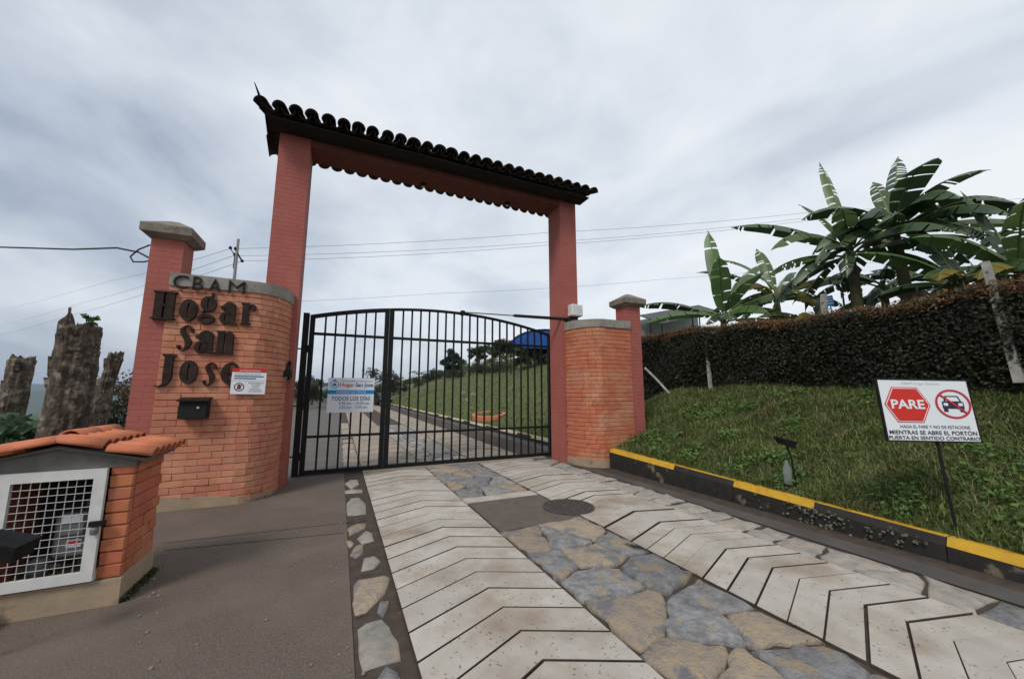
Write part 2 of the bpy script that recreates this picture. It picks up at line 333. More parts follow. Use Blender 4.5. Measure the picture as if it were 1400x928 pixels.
# ------------------------------------------------------------------ terrain
sst = lambda x, a, b: (lambda t: t * t * (3 - 2 * t))(np.clip((x - a) / (b - a), 0, 1))
def kerb_top(y): return .15 + .037 * np.clip(np.asarray(y, float), -1, 6.2)
def tz(x, y):
    x = np.asarray(x, float); y = np.asarray(y, float)
    sm = sst(y, 7.4, 9.0); s0 = 5.08 + .52 * sm; h0 = (kerb_top(y) - .02) * (1 - sm) + .12 * sm
    up = h0 + .36 * (x - s0)
    up = up + .05 * np.sin(x * 1.3 + y * .7) * np.clip((x - s0) * .5, 0, 1) + .03 * np.sin(x * 3.1 - y * 2.3) * np.clip((x - s0), 0, 1)
    up = np.minimum(up, 2.6 + 4.0 * sst(y, 11, 26) + .25 * np.sin(y * .11)) - .02 * np.clip(x - 26, 0, None)
    z = np.where(x > s0, up, -.05)
    z = z - .32 * np.clip(-7.5 - x, 0, None) - .06 * np.clip(y - 75, 0, None) * sst(x, 8, -2)
    return np.maximum(z, -390)
xs = np.unique(np.concatenate([-np.geomspace(9, 9000, 26), np.arange(-9, 4.6, 1.0), np.arange(4.6, 6.6, .06), np.arange(6.6, 12, .25), np.arange(12, 40, 1.0), np.geomspace(40, 9000, 14)]))
ys = np.unique(np.concatenate([-np.geomspace(3, 4000, 12), np.arange(-3, 13, .25), np.arange(13, 100, 1.5), np.geomspace(100, 9000, 18)]))
XX, YY = np.meshgrid(xs, ys); ZZ = tz(XX, YY); nx = len(xs)
idx = np.arange(XX.size).reshape(XX.shape)
F = np.stack([idx[:-1, :-1], idx[:-1, 1:], idx[1:, 1:], idx[1:, :-1]], -1).reshape(-1, 4)
gme = npmesh('ground', np.stack([XX, YY, ZZ], -1), F, SOIL)
gme.polygons.foreach_set('use_smooth', [True] * len(gme.polygons))
ground = tag(obj('ground', gme), kind='structure', label='grassy ground rising to the right of the driveway')

# far mountains across the valley
def mountains(dist, hts, seed, az0, az1, label):
    b = B(); rr = random.Random(seed); n = 70; ph = [rr.uniform(0, 6.28) for _ in range(6)]; vs = []; fs = []
    for i in range(n + 1):
        a = R(az0 + (az1 - az0) * i / n)
        h = hts * (1 + .35 * math.sin(i * .21 + ph[0]) + .22 * math.sin(i * .53 + ph[1]) + .12 * math.sin(i * 1.3 + ph[2]) + .05 * math.sin(i * 3.1 + ph[3]))
        for k, (dd, hh) in enumerate(((0, -395), (.25, -250), (.5, -60), (.75, .55), (1, 1.0), (1.35, .2), (1.6, -395))):
            rr_ = dist + dd * 1600 + 60 * math.sin(i * .9 + k * 2); z = h * hh if hh > 0 else hh
            vs.append((math.sin(a) * rr_, math.cos(a) * rr_, z + (12 * math.sin(i * 1.7 + k) if 0 < k < 6 else 0)))
    for i in range(n):
        for k in range(6): fs.append((i * 7 + k, (i + 1) * 7 + k, (i + 1) * 7 + k + 1, i * 7 + k + 1))
    b.add(vs, fs); return tag(obj('mountains', b.mesh('mountains', MTN, True)), label=label, kind='structure')
mountains(5200, 110, 3, -85, 20, 'far blue mountain range across the valley')
mountains(3300, 16, 8, -85, 10, 'lower foothills in front of the mountain range')

# ------------------------------------------------------------------ asphalt apron
def sheet(name, x0, x1, y0, y1, z, m, kind='structure', label=None, seg=1.0):
    nx_ = max(1, int((x1 - x0) / seg)); ny_ = max(1, int((y1 - y0) / seg)); vs = []; fs = []
    for j in range(ny_ + 1):
        for i in range(nx_ + 1): vs.append((x0 + (x1 - x0) * i / nx_, y0 + (y1 - y0) * j / ny_, z))
    for j in range(ny_):
        for i in range(nx_): k = j * (nx_ + 1) + i; fs.append((k, k + 1, k + nx_ + 2, k + nx_ + 1))
    return tag(obj(name, B().add(vs, fs).mesh(name, m)), label=label, kind=kind)
asphalt = sheet('asphalt_apron', -6.5, .16, -4, 8.0, .010, ASPH, label='worn brown asphalt apron left of the paved driveway')
drive = sheet('driveway', .16, 5.0, -1.5, 75, .002, GROUT, label='driveway of two scored concrete tracks with stone strips', seg=4)
sheet('gutter', 5.0, 5.46, 8.0, 75, .001, GUTTER, label='dark gutter beside the kerb inside the gate', seg=4)
lane = sheet('side_lane', -3.6, .16, 8.0, 75, .008, mat('lane_cement', (.135, .122, .108), (.105, .096, .086), 2, .9, .4, 60), label='grey side lane beyond the gate')
for (u0, v0, u1, v1) in ((225, 742, 500, 711), (225, 752, 470, 728)):      # two saw-cut joints in the asphalt
    a, c = G(u0, v0, .012), G(u1, v1, .012); n_ = (c - a).normalized(); q = Vector((-n_.y, n_.x, 0)) * .006
    part('joint', B().add([a - q, c - q, c + q, a + q], [(0, 1, 2, 3)]), mat('joint_dark', (.035, .028, .024), rough=1), asphalt)

# chevron slabs
def chev_mesh(x0, x1, pitch, gap=.021, top=.022, e2=-.22):
    xm = x0 + (x1 - x0) * .56; e1 = -.30; g = gap / 2; c = .0035
    def ring(ins, z):
        return [(x0 + ins, e1 + g + ins * .6, z), (xm, 0 + g + ins, z), (x1 - ins, e2 + g + ins * .6, z), (x1 - ins, e2 + pitch - g - ins, z), (xm, pitch - g - ins, z), (x0 + ins, e1 + pitch - g - ins, z)]
    vs = ring(0, -.01) + ring(0, top - c) + ring(c, top); fs = []
    for k in (0, 6):
        for i in range(6): fs.append((k + i, k + (i + 1) % 6, k + 6 + (i + 1) % 6, k + 6 + i))
    b = B(); b.add(vs, fs, 1); b.f += [(12, 13, 16, 17), (13, 14, 15, 16)]; b.m += [0, 0]
    return b
PITCHD = .285
for x0, x1, ph, PITCHD, e2 in ((.475, 1.63, .04, .285, -.24), (2.745, 3.99, .12, .208, -.14)):
    gp_ = .012 if PITCHD > .25 else .009
    me = chev_mesh(x0, x1, PITCHD, gp_, e2=e2).mesh('slab', [CONC, GROUT]); me2 = chev_mesh(x0, x1, PITCHD, gp_, e2=e2).mesh('slab', [CONC_W, GROUT]); far = B()
    for k in range(-8, 150):
        y = ph + k * PITCHD
        if y < 12:
            obj('slab', me if y < 7.7 else me2, drive, (0, y + random.uniform(-.005, .005), random.uniform(-.0025, .0025)), (random.uniform(-.004, .004), 0, random.uniform(-.004, .004)))
        elif y < 30:
            bb = chev_mesh(x0, x1, PITCHD, gp_, e2=e2); k0 = len(far.v); far.v += [(a, q + y, z) for a, q, z in bb.v]; far.f += [tuple(i + k0 for i in f) for f in bb.f]; far.m += bb.m
    tag(part('slab_row', far, [CONC_W, GROUT], drive), kind='stuff')
    sh = sheet('far_track', x0, x1, 29.6, 75, .02, CONC_W, kind=None); sh.parent = drive
band = B().box(1.645, 2.73, 5.07, 5.31, -.01, .021); part('slab', band, CONC, drive)
part('slab', B().box(.475, 4.4, 7.75, 8.05, -.01, .030), mat('threshold_cement', (.30, .255, .205), (.22, .19, .155), 5, .9, .5, 60), drive)

# irregular stones: Voronoi cells of hand-placed seeds, roughened
def clip(poly, a, n):
    res = []
    for i, p in enumerate(poly):
        q = poly[(i + 1) % len(poly)]; dp = (p[0] - a[0]) * n[0] + (p[1] - a[1]) * n[1]; dq = (q[0] - a[0]) * n[0] + (q[1] - a[1]) * n[1]
        if dp <= 0: res.append(p)
        if dp * dq < 0: t = dp / (dp - dq); res.append((p[0] + (q[0] - p[0]) * t, p[1] + (q[1] - p[1]) * t))
    return res
def stone(poly, m, parent, rr, top=.03, rough=.02, dome=.014):
    # resample and roughen the outline
    pts = []
    for i, p in enumerate(poly):
        q = poly[(i + 1) % len(poly)]; Ls = math.dist(p, q); k = max(1, int(Ls / .09))
        for j in range(k):
            t = j / k; jx = rr.uniform(-rough, rough); jy = rr.uniform(-rough, rough)
            pts.append((p[0] + (q[0] - p[0]) * t + jx, p[1] + (q[1] - p[1]) * t + jy))
    n = len(pts)
    if n < 3: return
    cx = sum(p[0] for p in pts) / n; cy = sum(p[1] for p in pts) / n
    vs = []; tilt = (rr.uniform(-.03, .03), rr.uniform(-.03, .03))
    for k, (f, z, j) in enumerate(((1, -.012, 0), (1, top - .012, .003), (.90, top, .004), (.45, top + dome, .008))):
        for p in pts:
            dx, dy = (p[0] - cx) * f, (p[1] - cy) * f
            vs.append((cx + dx, cy + dy, z + rr.uniform(-j, j) + (tilt[0] * dx + tilt[1] * dy if k else 0)))
    vs.append((cx, cy, top + dome)); fs = []
    for k in range(3):
        for i in range(n): fs.append((k * n + i, k * n + (i + 1) % n, (k + 1) * n + (i + 1) % n, (k + 1) * n + i))
    fs += [(3 * n + i, 3 * n + (i + 1) % n, 4 * n) for i in range(n)]
    return part('stone', B().add(vs, fs), m, parent, True)
def paving(x0, x1, y0, y1, seeds, gap, parent, seed, top=.028, pick=None, keep=1.0, rough=.018, dome=.005):
    rr = random.Random(seed)
    for i, s in enumerate(seeds):
        if rr.random() > keep: continue
        poly = [(x0, y0), (x1, y0), (x1, y1), (x0, y1)]
        for j, t in enumerate(seeds):
            if j != i:
                d = math.dist(s[:2], t[:2])
                if d < 2.5:
                    n = ((t[0] - s[0]) / d, (t[1] - s[1]) / d); g = gap * rr.uniform(.5, 1.6); a = (s[0] + n[0] * (d / 2 - g), s[1] + n[1] * (d / 2 - g)); poly = clip(poly, a, n)
                    if len(poly) < 3: break
        if len(poly) < 3: continue
        m = s[2] if len(s) > 2 else pick(rr)
        stone(poly, m, parent, rr, top + rr.uniform(-.006, .008), rough, dome)
T_, Gr = STONE_T, STONE_G
lower = [(728, 745, T_), (772, 742, Gr), (800, 728, T_), (850, 742, Gr), (757, 770, Gr), (820, 797, Gr), (905, 783, Gr), (868, 842, T_), (985, 812, Gr),
         (955, 862, Gr), (1062, 872, T_), (1100, 905, Gr), (968, 905, T_), (1010, 925, T_), (800, 762, T_)]
seeds = [(*G(u, v)[:2], m) for u, v, m in lower]
rs = random.Random(5)
for yy in np.arange(-1.2, 1.3, .42):
    for xx in (1.85, 2.2, 2.55): seeds.append((xx + rs.uniform(-.1, .1), yy + rs.uniform(-.12, .12), rs.choice((T_, Gr))))
paving(1.67, 2.71, -1.4, 3.95, seeds, .008, drive, 11, rough=.028)
up = [(610, 655, Gr), (610, 668, T_), (650, 660, Gr), (640, 675, Gr), (690, 660, Gr), (700, 667, T_), (660, 645, Gr), (600, 648, Gr), (680, 672, Gr), (635, 648, T_)]
paving(1.66, 2.72, 5.33, 7.73, [(*G(u, v)[:2], m) for u, v, m in up] + [(2.4, 6.9, Gr), (1.9, 7.3, T_), (2.5, 7.5, Gr)], .008, drive, 12, rough=.028)
# strip beyond the gate
rs = random.Random(21)
def strip_seeds(x0, x1, y0, y1, st):
    o_ = []; y = y0
    while y < y1:
        x = x0 + st / 2 * rs.uniform(.5, 1.2)
        while x < x1: o_.append((x + rs.uniform(-.3, .3) * st, y + rs.uniform(-.3, .3) * st)); x += st
        y += st
    return o_
paving(1.66, 2.72, 8.1, 18, strip_seeds(1.66, 2.72, 8.1, 18, .42), .02, drive, 13, pick=lambda r: r.choice((STONE_P, Gr, STONE_P)))
paving(.16, .46, 8.05, 20, strip_seeds(.16, .46, 8.05, 20, .24), .02, drive, 14, pick=lambda r: r.choice((STONE_P, STONE_P, T_)), keep=.85)
paving(4.02, 4.42, -1, 7.6, strip_seeds(4.02, 4.42, -1, 7.6, .34), .012, drive, 15, top=.016, pick=lambda r: r.choice((STONE_P, STONE_P, STONE_P, Gr)), rough=.03, dome=.004)
# sparse stones set in the left strip: (pixel polygon)
for k, (pp, m) in enumerate((
        (((471, 662), (478, 656), (490, 656), (491, 663), (480, 669)), STONE_P), (((470, 672), (482, 669), (496, 670), (495, 674), (472, 675)), STONE_P),
        (((473, 690), (480, 681), (490, 680), (501, 690), (500, 703), (474, 706)), STONE_P), (((474, 724), (488, 716), (502, 716), (498, 724), (478, 733)), T_),
        (((488, 737), (500, 726), (510, 729), (511, 740), (495, 744)), STONE_P), (((473, 742), (480, 740), (485, 744), (478, 750)), T_),
        (((477, 760), (488, 746), (498, 744), (496, 757), (486, 764)), STONE_T), (((494, 782), (498, 765), (512, 761), (521, 768), (512, 778)), STONE_P),
        (((482, 826), (484, 800), (490, 792), (527, 787), (534, 790), (526, 812), (500, 838), (485, 842)), STONE_T),
        (((516, 838), (520, 824), (532, 822), (533, 832), (524, 844)), STONE_G), (((488, 862), (500, 853), (523, 848), (531, 858), (545, 880), (549, 903), (520, 912), (495, 920), (490, 900)), STONE_P),
        (((510, 935), (528, 912), (545, 922), (556, 945)), STONE_G))):
    stone([tuple(G(u, v)[:2]) for u, v in pp][::-1], m, drive, random.Random(40 + k), .014, .006, .006)
# gutter and cement patch with the manhole
part('gutter', B().add([(4.46, -1.5, .012), (5.01, -1.5, -.004), (5.01, 7.0, -.004), (4.70, 7.6, .0), (4.46, 7.6, .010)], [(0, 1, 2, 3, 4)]), GUTTER, drive)
part('patch', B().box(1.66, 2.735, 3.95, 5.06, -.005, .019), PATCH, drive)
mh = thing('manhole_cover', 'round cast iron manhole cover set in the cement patch', 'manhole', (2.80, 4.37, .02))
b = B(); pr = [(.335, 0), (.335, .012), (.30, .014), (.298, .006), (.0005, .006)]; b.lathe(pr, (0, 0, 0), 40); partl('rim', b, IRON, mh)
b = B().lathe([(.29, 0), (.29, .012), (.0005, .013)], (0, 0, 0), 40); cov = partl('cover', b, IRON, mh)
b = B()
for i in range(-8, 9):
    for j in range(-8, 9):
        if (i * i + j * j) ** .5 < 8.1 and (i + j) % 2 == 0: x, y = i * .033, j * .033; b.box(x - .011, x + .011, y - .011, y + .011, .010, .0175)
tag(partl('tread_stud', b, IRON, cov), kind='stuff')

# ------------------------------------------------------------------ kerbs
def kerb_block(y0, y1, kind, parent, xf=5.0, xb=5.14, h=kerb_top, yellow=KYEL, low=-.06):
    b = B(); ch = .070
    def sect(y):
        t = float(h(y)); return [(xf, y, low), (xf + .008, y, t - ch), (xf + .045, y, t), (xb, y, t), (xb, y, low)]
    a, c = sect(y0), sect(y1); vs = a + c; fs = [(4, 3, 2, 1, 0), (5, 6, 7, 8, 9)]; b.add(vs, fs, 0)
    for i, mi in ((0, 0), (1, 1 if kind == 'y' else 0), (2, 1), (3, 0)): b.add(vs, [(i, i + 1, 6 + i, 5 + i)], mi)
    return part('kerb_block', b, [KBLACK, yellow], parent)
kerb = thing('kerb', 'black and yellow painted kerb along the grass bank outside the gate', 'kerb', (4.95, 1, 0))
cuts = [6.26, 4.66, 3.65, 2.67, 1.64, .62, -.4, -1.5]
for i in range(len(cuts) - 1): kerb_block(cuts[i + 1] + .004, cuts[i] - .004, 'yb'[i % 2], kerb)
kerb2 = thing('kerb', 'yellow topped kerb beside the lawn inside the gate', 'kerb', (5.5, 12, 0))
y = 8.6; i = 0
while y < 60:
    k = kerb_block(y + .004, y + 1.0 - .004, 'yyb'[i % 3], kerb2, 5.45, 5.62, lambda q: .17, mat('kerb_worn_yellow', (.50, .36, .14), (.46, .42, .33), 3, .8)); y += 1.0; i += 1
k3 = thing('kerb', 'short yellow topped kerb end beside the meter hut', 'kerb', (-2.2, 3.6, 0))
part('kerb_block', B().box(-2.9, -1.955, 3.60, 3.76, -.02, .10), [KBLACK], k3); part('yellow_top', B().box(-2.9, -1.95, 3.595, 3.765, .10, .125), KYEL, k3)

# ------------------------------------------------------------------ arch
arch = thing('entrance_arch', 'tall red brick arch with two pillars and a dark tiled roof over the gate', 'arch', (1.87, 7.33, 0))
for x0, x1, zt in ((-1.20, -.72, 6.07), (4.45, 4.89, 6.07)):
    b = B().box(x0, x1, 7.07, 7.60, -.05, zt); part('pillar', b, PILLAR, arch)
part('beam', B().box(-.722, 4.452, 7.068, 7.602, 5.84, 6.07), BEAMRED, arch)
RX0, RX1, RY, RZ, EY0, EZ = -1.40, 5.08, 7.335, 6.30, 6.60, 6.03
SL = math.atan2(RZ - EZ, RY - EY0); LEN = math.hypot(RZ - EZ, RY - EY0)
for sgn in (-1, 1):
    e_ = RY + sgn * (RY - EY0); b = B()
    e2_ = RY + sgn * (RY - EY0 - .10); z2_ = EZ + .10 * math.tan(SL)
    pr = [(e2_, z2_), (RY, RZ), (RY, RZ - .03), (e2_, z2_ - .025)]
    b.add([(RX0 + .03, y, z) for y, z in pr] + [(RX1 - .03, y, z) for y, z in pr], [(0, 1, 2, 3), (7, 6, 5, 4), (0, 4, 5, 1), (1, 5, 6, 2), (2, 6, 7, 3), (3, 7, 4, 0)])
    rf = part('roof_deck', b, SHADEWOOD, arch)
part('eave_board', B().box(RX0 + .06, RX1 - .06, 6.70, 7.066, 5.962, 5.99), SHADEWOOD, arch)
for k in range(14): x = RX0 + .12 + k * (RX1 - RX0 - .3) / 13; part('rafter_end', B().box(x, x + .06, 6.72, 7.06, 5.99, 6.06), SHADEWOOD, arch)
def tile_mesh(r0, r1, ln, up=True, th=.014, name='tile', m=BACKLIT_TILE, seg=8):
    b = B(); vs = []; fs = []; s = 1 if up else -1
    for k, (y, rr) in enumerate(((0, r0), (ln, r1))):
        for t_ in (0, th):
            for j in range(seg + 1):
                a = math.pi * j / seg; vs.append(((rr - t_) * math.cos(a), y, s * (rr - t_) * math.sin(a)))
    n = seg + 1
    for j in range(seg):
        fs += [(j, j + 1, 2 * n + j + 1, 2 * n + j), (n + j + 1, n + j, 3 * n + j, 3 * n + j + 1), (j + 1, j, n + j, n + j + 1), (2 * n + j, 2 * n + j + 1, 3 * n + j + 1, 3 * n + j)]
    fs += [(0, 2 * n, 3 * n, n), (seg, n + seg, 3 * n + seg, 2 * n + seg)]
    return b.add(vs, fs).mesh(name, m, True)
cov_m = tile_mesh(.108, .088, .46); pan_m = tile_mesh(.104, .09, .46, False)
NT = 27; sp = (RX1 - RX0) / NT
for sgn in (-1, 1):
    rz = 0 if sgn < 0 else math.pi
    for k in range(NT + 1):
        x = RX0 + k * sp
        for j in range(2):
            d = -.05 + j * .40; yy = EY0 + d * math.cos(SL); zz = EZ + d * math.sin(SL) + .052 + .014 * j
            if sgn > 0: yy = 2 * RY - yy
            jx = random.uniform(-.012, .012); jz = random.uniform(-.006, .010); jr = random.uniform(-.05, .05)
            wd = random.choice((1, 1, 1, 1.05, 1.18, .95))
            o = obj('roof_tile', cov_m, arch, Vector((x + jx, yy, zz + jz)) - arch.location, (SL + random.uniform(-.02, .04), 0, rz + jr)); o.scale = (wd, 1, 1)
            if j == 0 and k < NT:
                obj('roof_tile', pan_m, arch, Vector((x + sp / 2, yy + sgn * -.03, zz + .045)) - arch.location, (SL, 0, rz + jr * .5))
rid = tile_mesh(.11, .10, .46)
for k in range(15): obj('ridge_tile', rid, arch, Vector((RX0 + .02 + k * .43, RY, RZ + .055)) - arch.location, (random.uniform(-.02, .02), 0, -math.pi / 2))
part('flashing', B().add([(RX0 - .02, 6.50, 6.06), (RX0 - .10, 6.44, 6.30), (RX0 - .085, 6.46, 6.30), (RX0 + .03, 6.56, 6.08), (RX0 + .02, 6.60, 6.0)], [(0, 1, 2, 3, 4)]), BLACK, arch)
for s_, lbl in ((1.35, 0), (3.28, 0)):
    o = part('soffit_lamp', B().box(s_ - .05, s_ + .05, 7.42, 7.52, 5.78, 5.838), BLACK, arch)
    part('lens', B().box(s_ - .032, s_ + .032, 7.438, 7.502, 5.772, 5.780), CHROME, o)

# ------------------------------------------------------------------ curved brick wing walls
def wing(name, label, cx, sx, rx, ry, yflat, xend, z_top, bm, flip_plinth, pl_h, seed, cop):
    """flat face at y=yflat from xend to cx, then a quarter ellipse back to y=7.07; sx=+1 curve bulges to +x"""
    root = thing(name, label, 'wall', ((cx + xend) / 2, yflat + .3, 0))
    P_ = []; n = 40
    P_.append((xend, yflat))
    for i in range(n + 1):
        a = math.pi / 2 * i / n; P_.append((cx + sx * rx * math.sin(a), 7.07 - ry * math.cos(a)))
    # arc-length parametrisation
    acc = [0]
    for i in range(len(P_) - 1): acc.append(acc[-1] + math.dist(P_[i], P_[i + 1]))
    def at(t):
        t = max(0, min(acc[-1], t))
        for i in range(len(acc) - 1):
            if t <= acc[i + 1] + 1e-9:
                f = (t - acc[i]) / max(1e-9, acc[i + 1] - acc[i]); return Vector((P_[i][0] + (P_[i + 1][0] - P_[i][0]) * f, P_[i][1] + (P_[i + 1][1] - P_[i][1]) * f))
    def offset(dist):      # outline offset inwards (to +y / towards the centre)
        o_ = []
        for i, p in enumerate(P_):
            a = Vector(P_[max(0, i - 1)]); c = Vector(P_[min(len(P_) - 1, i + 1)]); t = (c - a).normalized(); nrm = Vector((-t.y, t.x))
            if sx < 0: nrm = -nrm
            o_.append((p[0] + nrm.x * dist, p[1] + nrm.y * dist))
        return o_
    def shell(d0, d1, z0, z1f, m, nm):
        a = offset(d0); c = offset(d1); b = B(); vs = []; fs = []; k = len(a)
        for i in range(k):
            zt = z1f(acc[i] / acc[-1]); vs += [(*a[i], z0), (*a[i], zt), (*c[i], zt), (*c[i], z0)]
        for i in range(k - 1):
            for j in range(4): fs.append((4 * i + j, 4 * i + (j + 1) % 4, 4 * i + 4 + (j + 1) % 4, 4 * i + 4 + j))
        fs += [(0, 1, 2, 3), (4 * k - 1, 4 * k - 2, 4 * k - 3, 4 * k - 4)]
        return part(nm, b.add(vs, fs), m, root)
    shell(.014, .24, -.05, lambda t: z_top - .13, MORTAR, 'wall_core')
    shell(-.012, .23, -.06, pl_h, PLINTH, 'plinth')
    shell(-.022, .25, z_top - .175, lambda t: z_top + .01 * math.sin(t * 9), cop, 'coping')
    rr = random.Random(seed); ch = .0855; bl = .262
    meshes = [bevbox('brick', bl - .010, .05, ch - .007, .004, bm, .0025, q) for q in range(4)]
    halfs = [bevbox('brick', bl / 2 - .010, .05, ch - .007, .004, bm, .0025, q) for q in range(3)]
    z = .03; row = 0
    while z + ch * .6 < z_top - .135:
        t = -(row % 2) * bl / 2 + rr.uniform(-.01, .01)
        while t < acc[-1] - .05:
            st = bl * rr.uniform(.40, .62) if acc[1] - .10 < t + bl * .6 and t < acc[1] + .34 else bl
            a, c = max(t, 0), min(t + st, acc[-1])
            if c - a > .045:
                half = (c - a) < bl * .75; p = at((a + c) / 2); d = at(c) - at(a); ang = math.atan2(d.y, d.x)
                if sx < 0: ang += math.pi
                me = rr.choice(halfs if half else meshes)
                nrm = Vector((math.sin(ang), -math.cos(ang)))
                q = p + nrm * (-.025 + rr.uniform(-.003, .004) + (rr.uniform(0, .008) if a > acc[1] else 0))
                o = obj('brick', me, root, Vector((q.x, q.y, z + ch / 2)) - root.location, (rr.uniform(-.008, .008), rr.uniform(-.006, .006), ang + rr.uniform(-.012, .012)))
                o.scale.x = ((c - a) - .003) / ((bl / 2 if half else bl) - .010)
            t += st
        z += ch; row += 1
    return root
wl = wing('wing_wall', 'curved orange brick wall with black lettering left of the gate', -1.22, 1, .42, .71, 6.36, -2.17, 3.10, BRICK, 0, lambda t: .20 - .17 * t, 3, COPING)
wr = wing('wing_wall', 'curved orange brick wall between right arch pillar and grass bank', 4.98, -1, .44, .77, 6.30, 5.72, 3.04, BRICK_R, 0, lambda t: .17 - .02 * t, 4, COPING)
def cap_pillar(label, x0, x1, y0, y1, zt, zb=-.05):
    root = thing('capped_pillar', label, 'pillar', ((x0 + x1) / 2, (y0 + y1) / 2, 0))
    part('shaft', B().box(x0, x1, y0, y1, zb, zt), PILLAR, root)
    o = .10; xm, ym = (x0 + x1) / 2, (y0 + y1) / 2
    a = [(x0 - o, y0 - o), (x1 + o, y0 - o), (x1 + o, y1 + o), (x0 - o, y1 + o)]; i_ = [(x0 - .02, y0 - .02), (x1 + .02, y0 - .02), (x1 + .02, y1 + .02), (x0 - .02, y1 + .02)]
    vs = [(*p, zt - .01) for p in i_] + [(*p, zt + .05) for p in a] + [(*p, zt + .16) for p in a] + [(xm + dx * .05, ym + dy * .05, zt + .30) for dx, dy in ((-1, -1), (1, -1), (1, 1), (-1, 1))]
    fs = [(3, 2, 1, 0), (12, 13, 14, 15)] + [(k * 4 + j, k * 4 + (j + 1) % 4, k * 4 + 4 + (j + 1) % 4, k * 4 + 4 + j) for k in range(3) for j in range(4)]
    part('cap', B().add(vs, fs), CAPM, root); return root
cap_pillar('red square pillar with cement cap beside the lettered wall', -2.42, -2.07, 6.372, 6.74, 3.57)
cap_pillar('red square pillar with cement cap where the hedge meets the wall', 5.66, 6.04, 6.315, 6.68, 3.40)

# raised letters on the left wall
def glyph_prims(ch):
    E = lambda cx, cy, rx, ry, ix=0, iy=0, dx=0: ('e', cx, cy, rx, ry, ix, iy, dx)
    Q = lambda x0, y0, x1, y1: ('p', [(x0, y0), (x1, y0), (x1, y1), (x0, y1)])
    S = lambda pts, wd: ('s', pts, wd)
    ess = S([(.80, .72), (.80, .84), (.62, .96), (.42, .93), (.30, .80), (.38, .64), (.56, .48), (.66, .32), (.58, .12), (.40, .03), (.20, .08), (.16, .22)],
            [.16, .16, .07, .10, .24, .36, .40, .36, .22, .08, .10, .18])
    return {'H': [Q(.10, 0, .46, 1), Q(.56, 0, .92, 1), Q(.4, .46, .6, .53), Q(.02, .94, .50, 1), Q(.02, 0, .50, .06), Q(.52, .94, 1, 1), Q(.52, 0, 1, .06)],
            'o': [E(.5, .5, .5, .5, .075, .36)],
            'g': [E(.48, .64, .40, .25, .06, .17), E(.44, .15, .42, .16, .25, .05), S([(.30, .42), (.24, .32), (.40, .27), (.7, .24)], [.08, .12, .14, .16]), S([(.62, .86), (.66, .96), (.58, 1.0)], [.10, .14, .12])],
            'a': [Q(.54, .02, .90, .74), E(.55, .76, .36, .22), E(.32, .26, .31, .26, .05, .16), Q(.86, 0, 1, .06), E(.20, .70, .15, .11), Q(.3, .42, .6, .50)],
            'r': [Q(.10, 0, .54, 1), Q(0, .93, .5, 1), Q(0, 0, .66, .06), S([(.5, .80), (.66, .93), (.82, .92)], [.05, .10, .2]), E(.82, .80, .17, .14)],
            'S': [ess], 's': [ess],
            'n': [Q(.08, 0, .44, 1), Q(0, .94, .4, 1), Q(0, 0, .48, .06), E(.72, .78, .22, .20), Q(.58, 0, .94, .80), Q(.54, 0, 1, .06), S([(.42, .82), (.6, .93)], [.05, .08])],
            'J': [Q(.42, .28, .86, .97), Q(.30, .95, .98, 1), S([(.64, .32), (.60, .18), (.46, .07), (.22, .03), (.05, .06)], [.44, .38, .24, .10, .06])],
            'e': [S([(.95, .50), (.93, .68), (.80, .90), (.58, .97), (.36, .86), (.26, .62), (.25, .42), (.34, .18), (.55, .05), (.78, .08), (.94, .22)],
                    [.10, .20, .22, .10, .30, .46, .48, .38, .20, .10, .05]), Q(.4, .47, .98, .53)]}[ch]
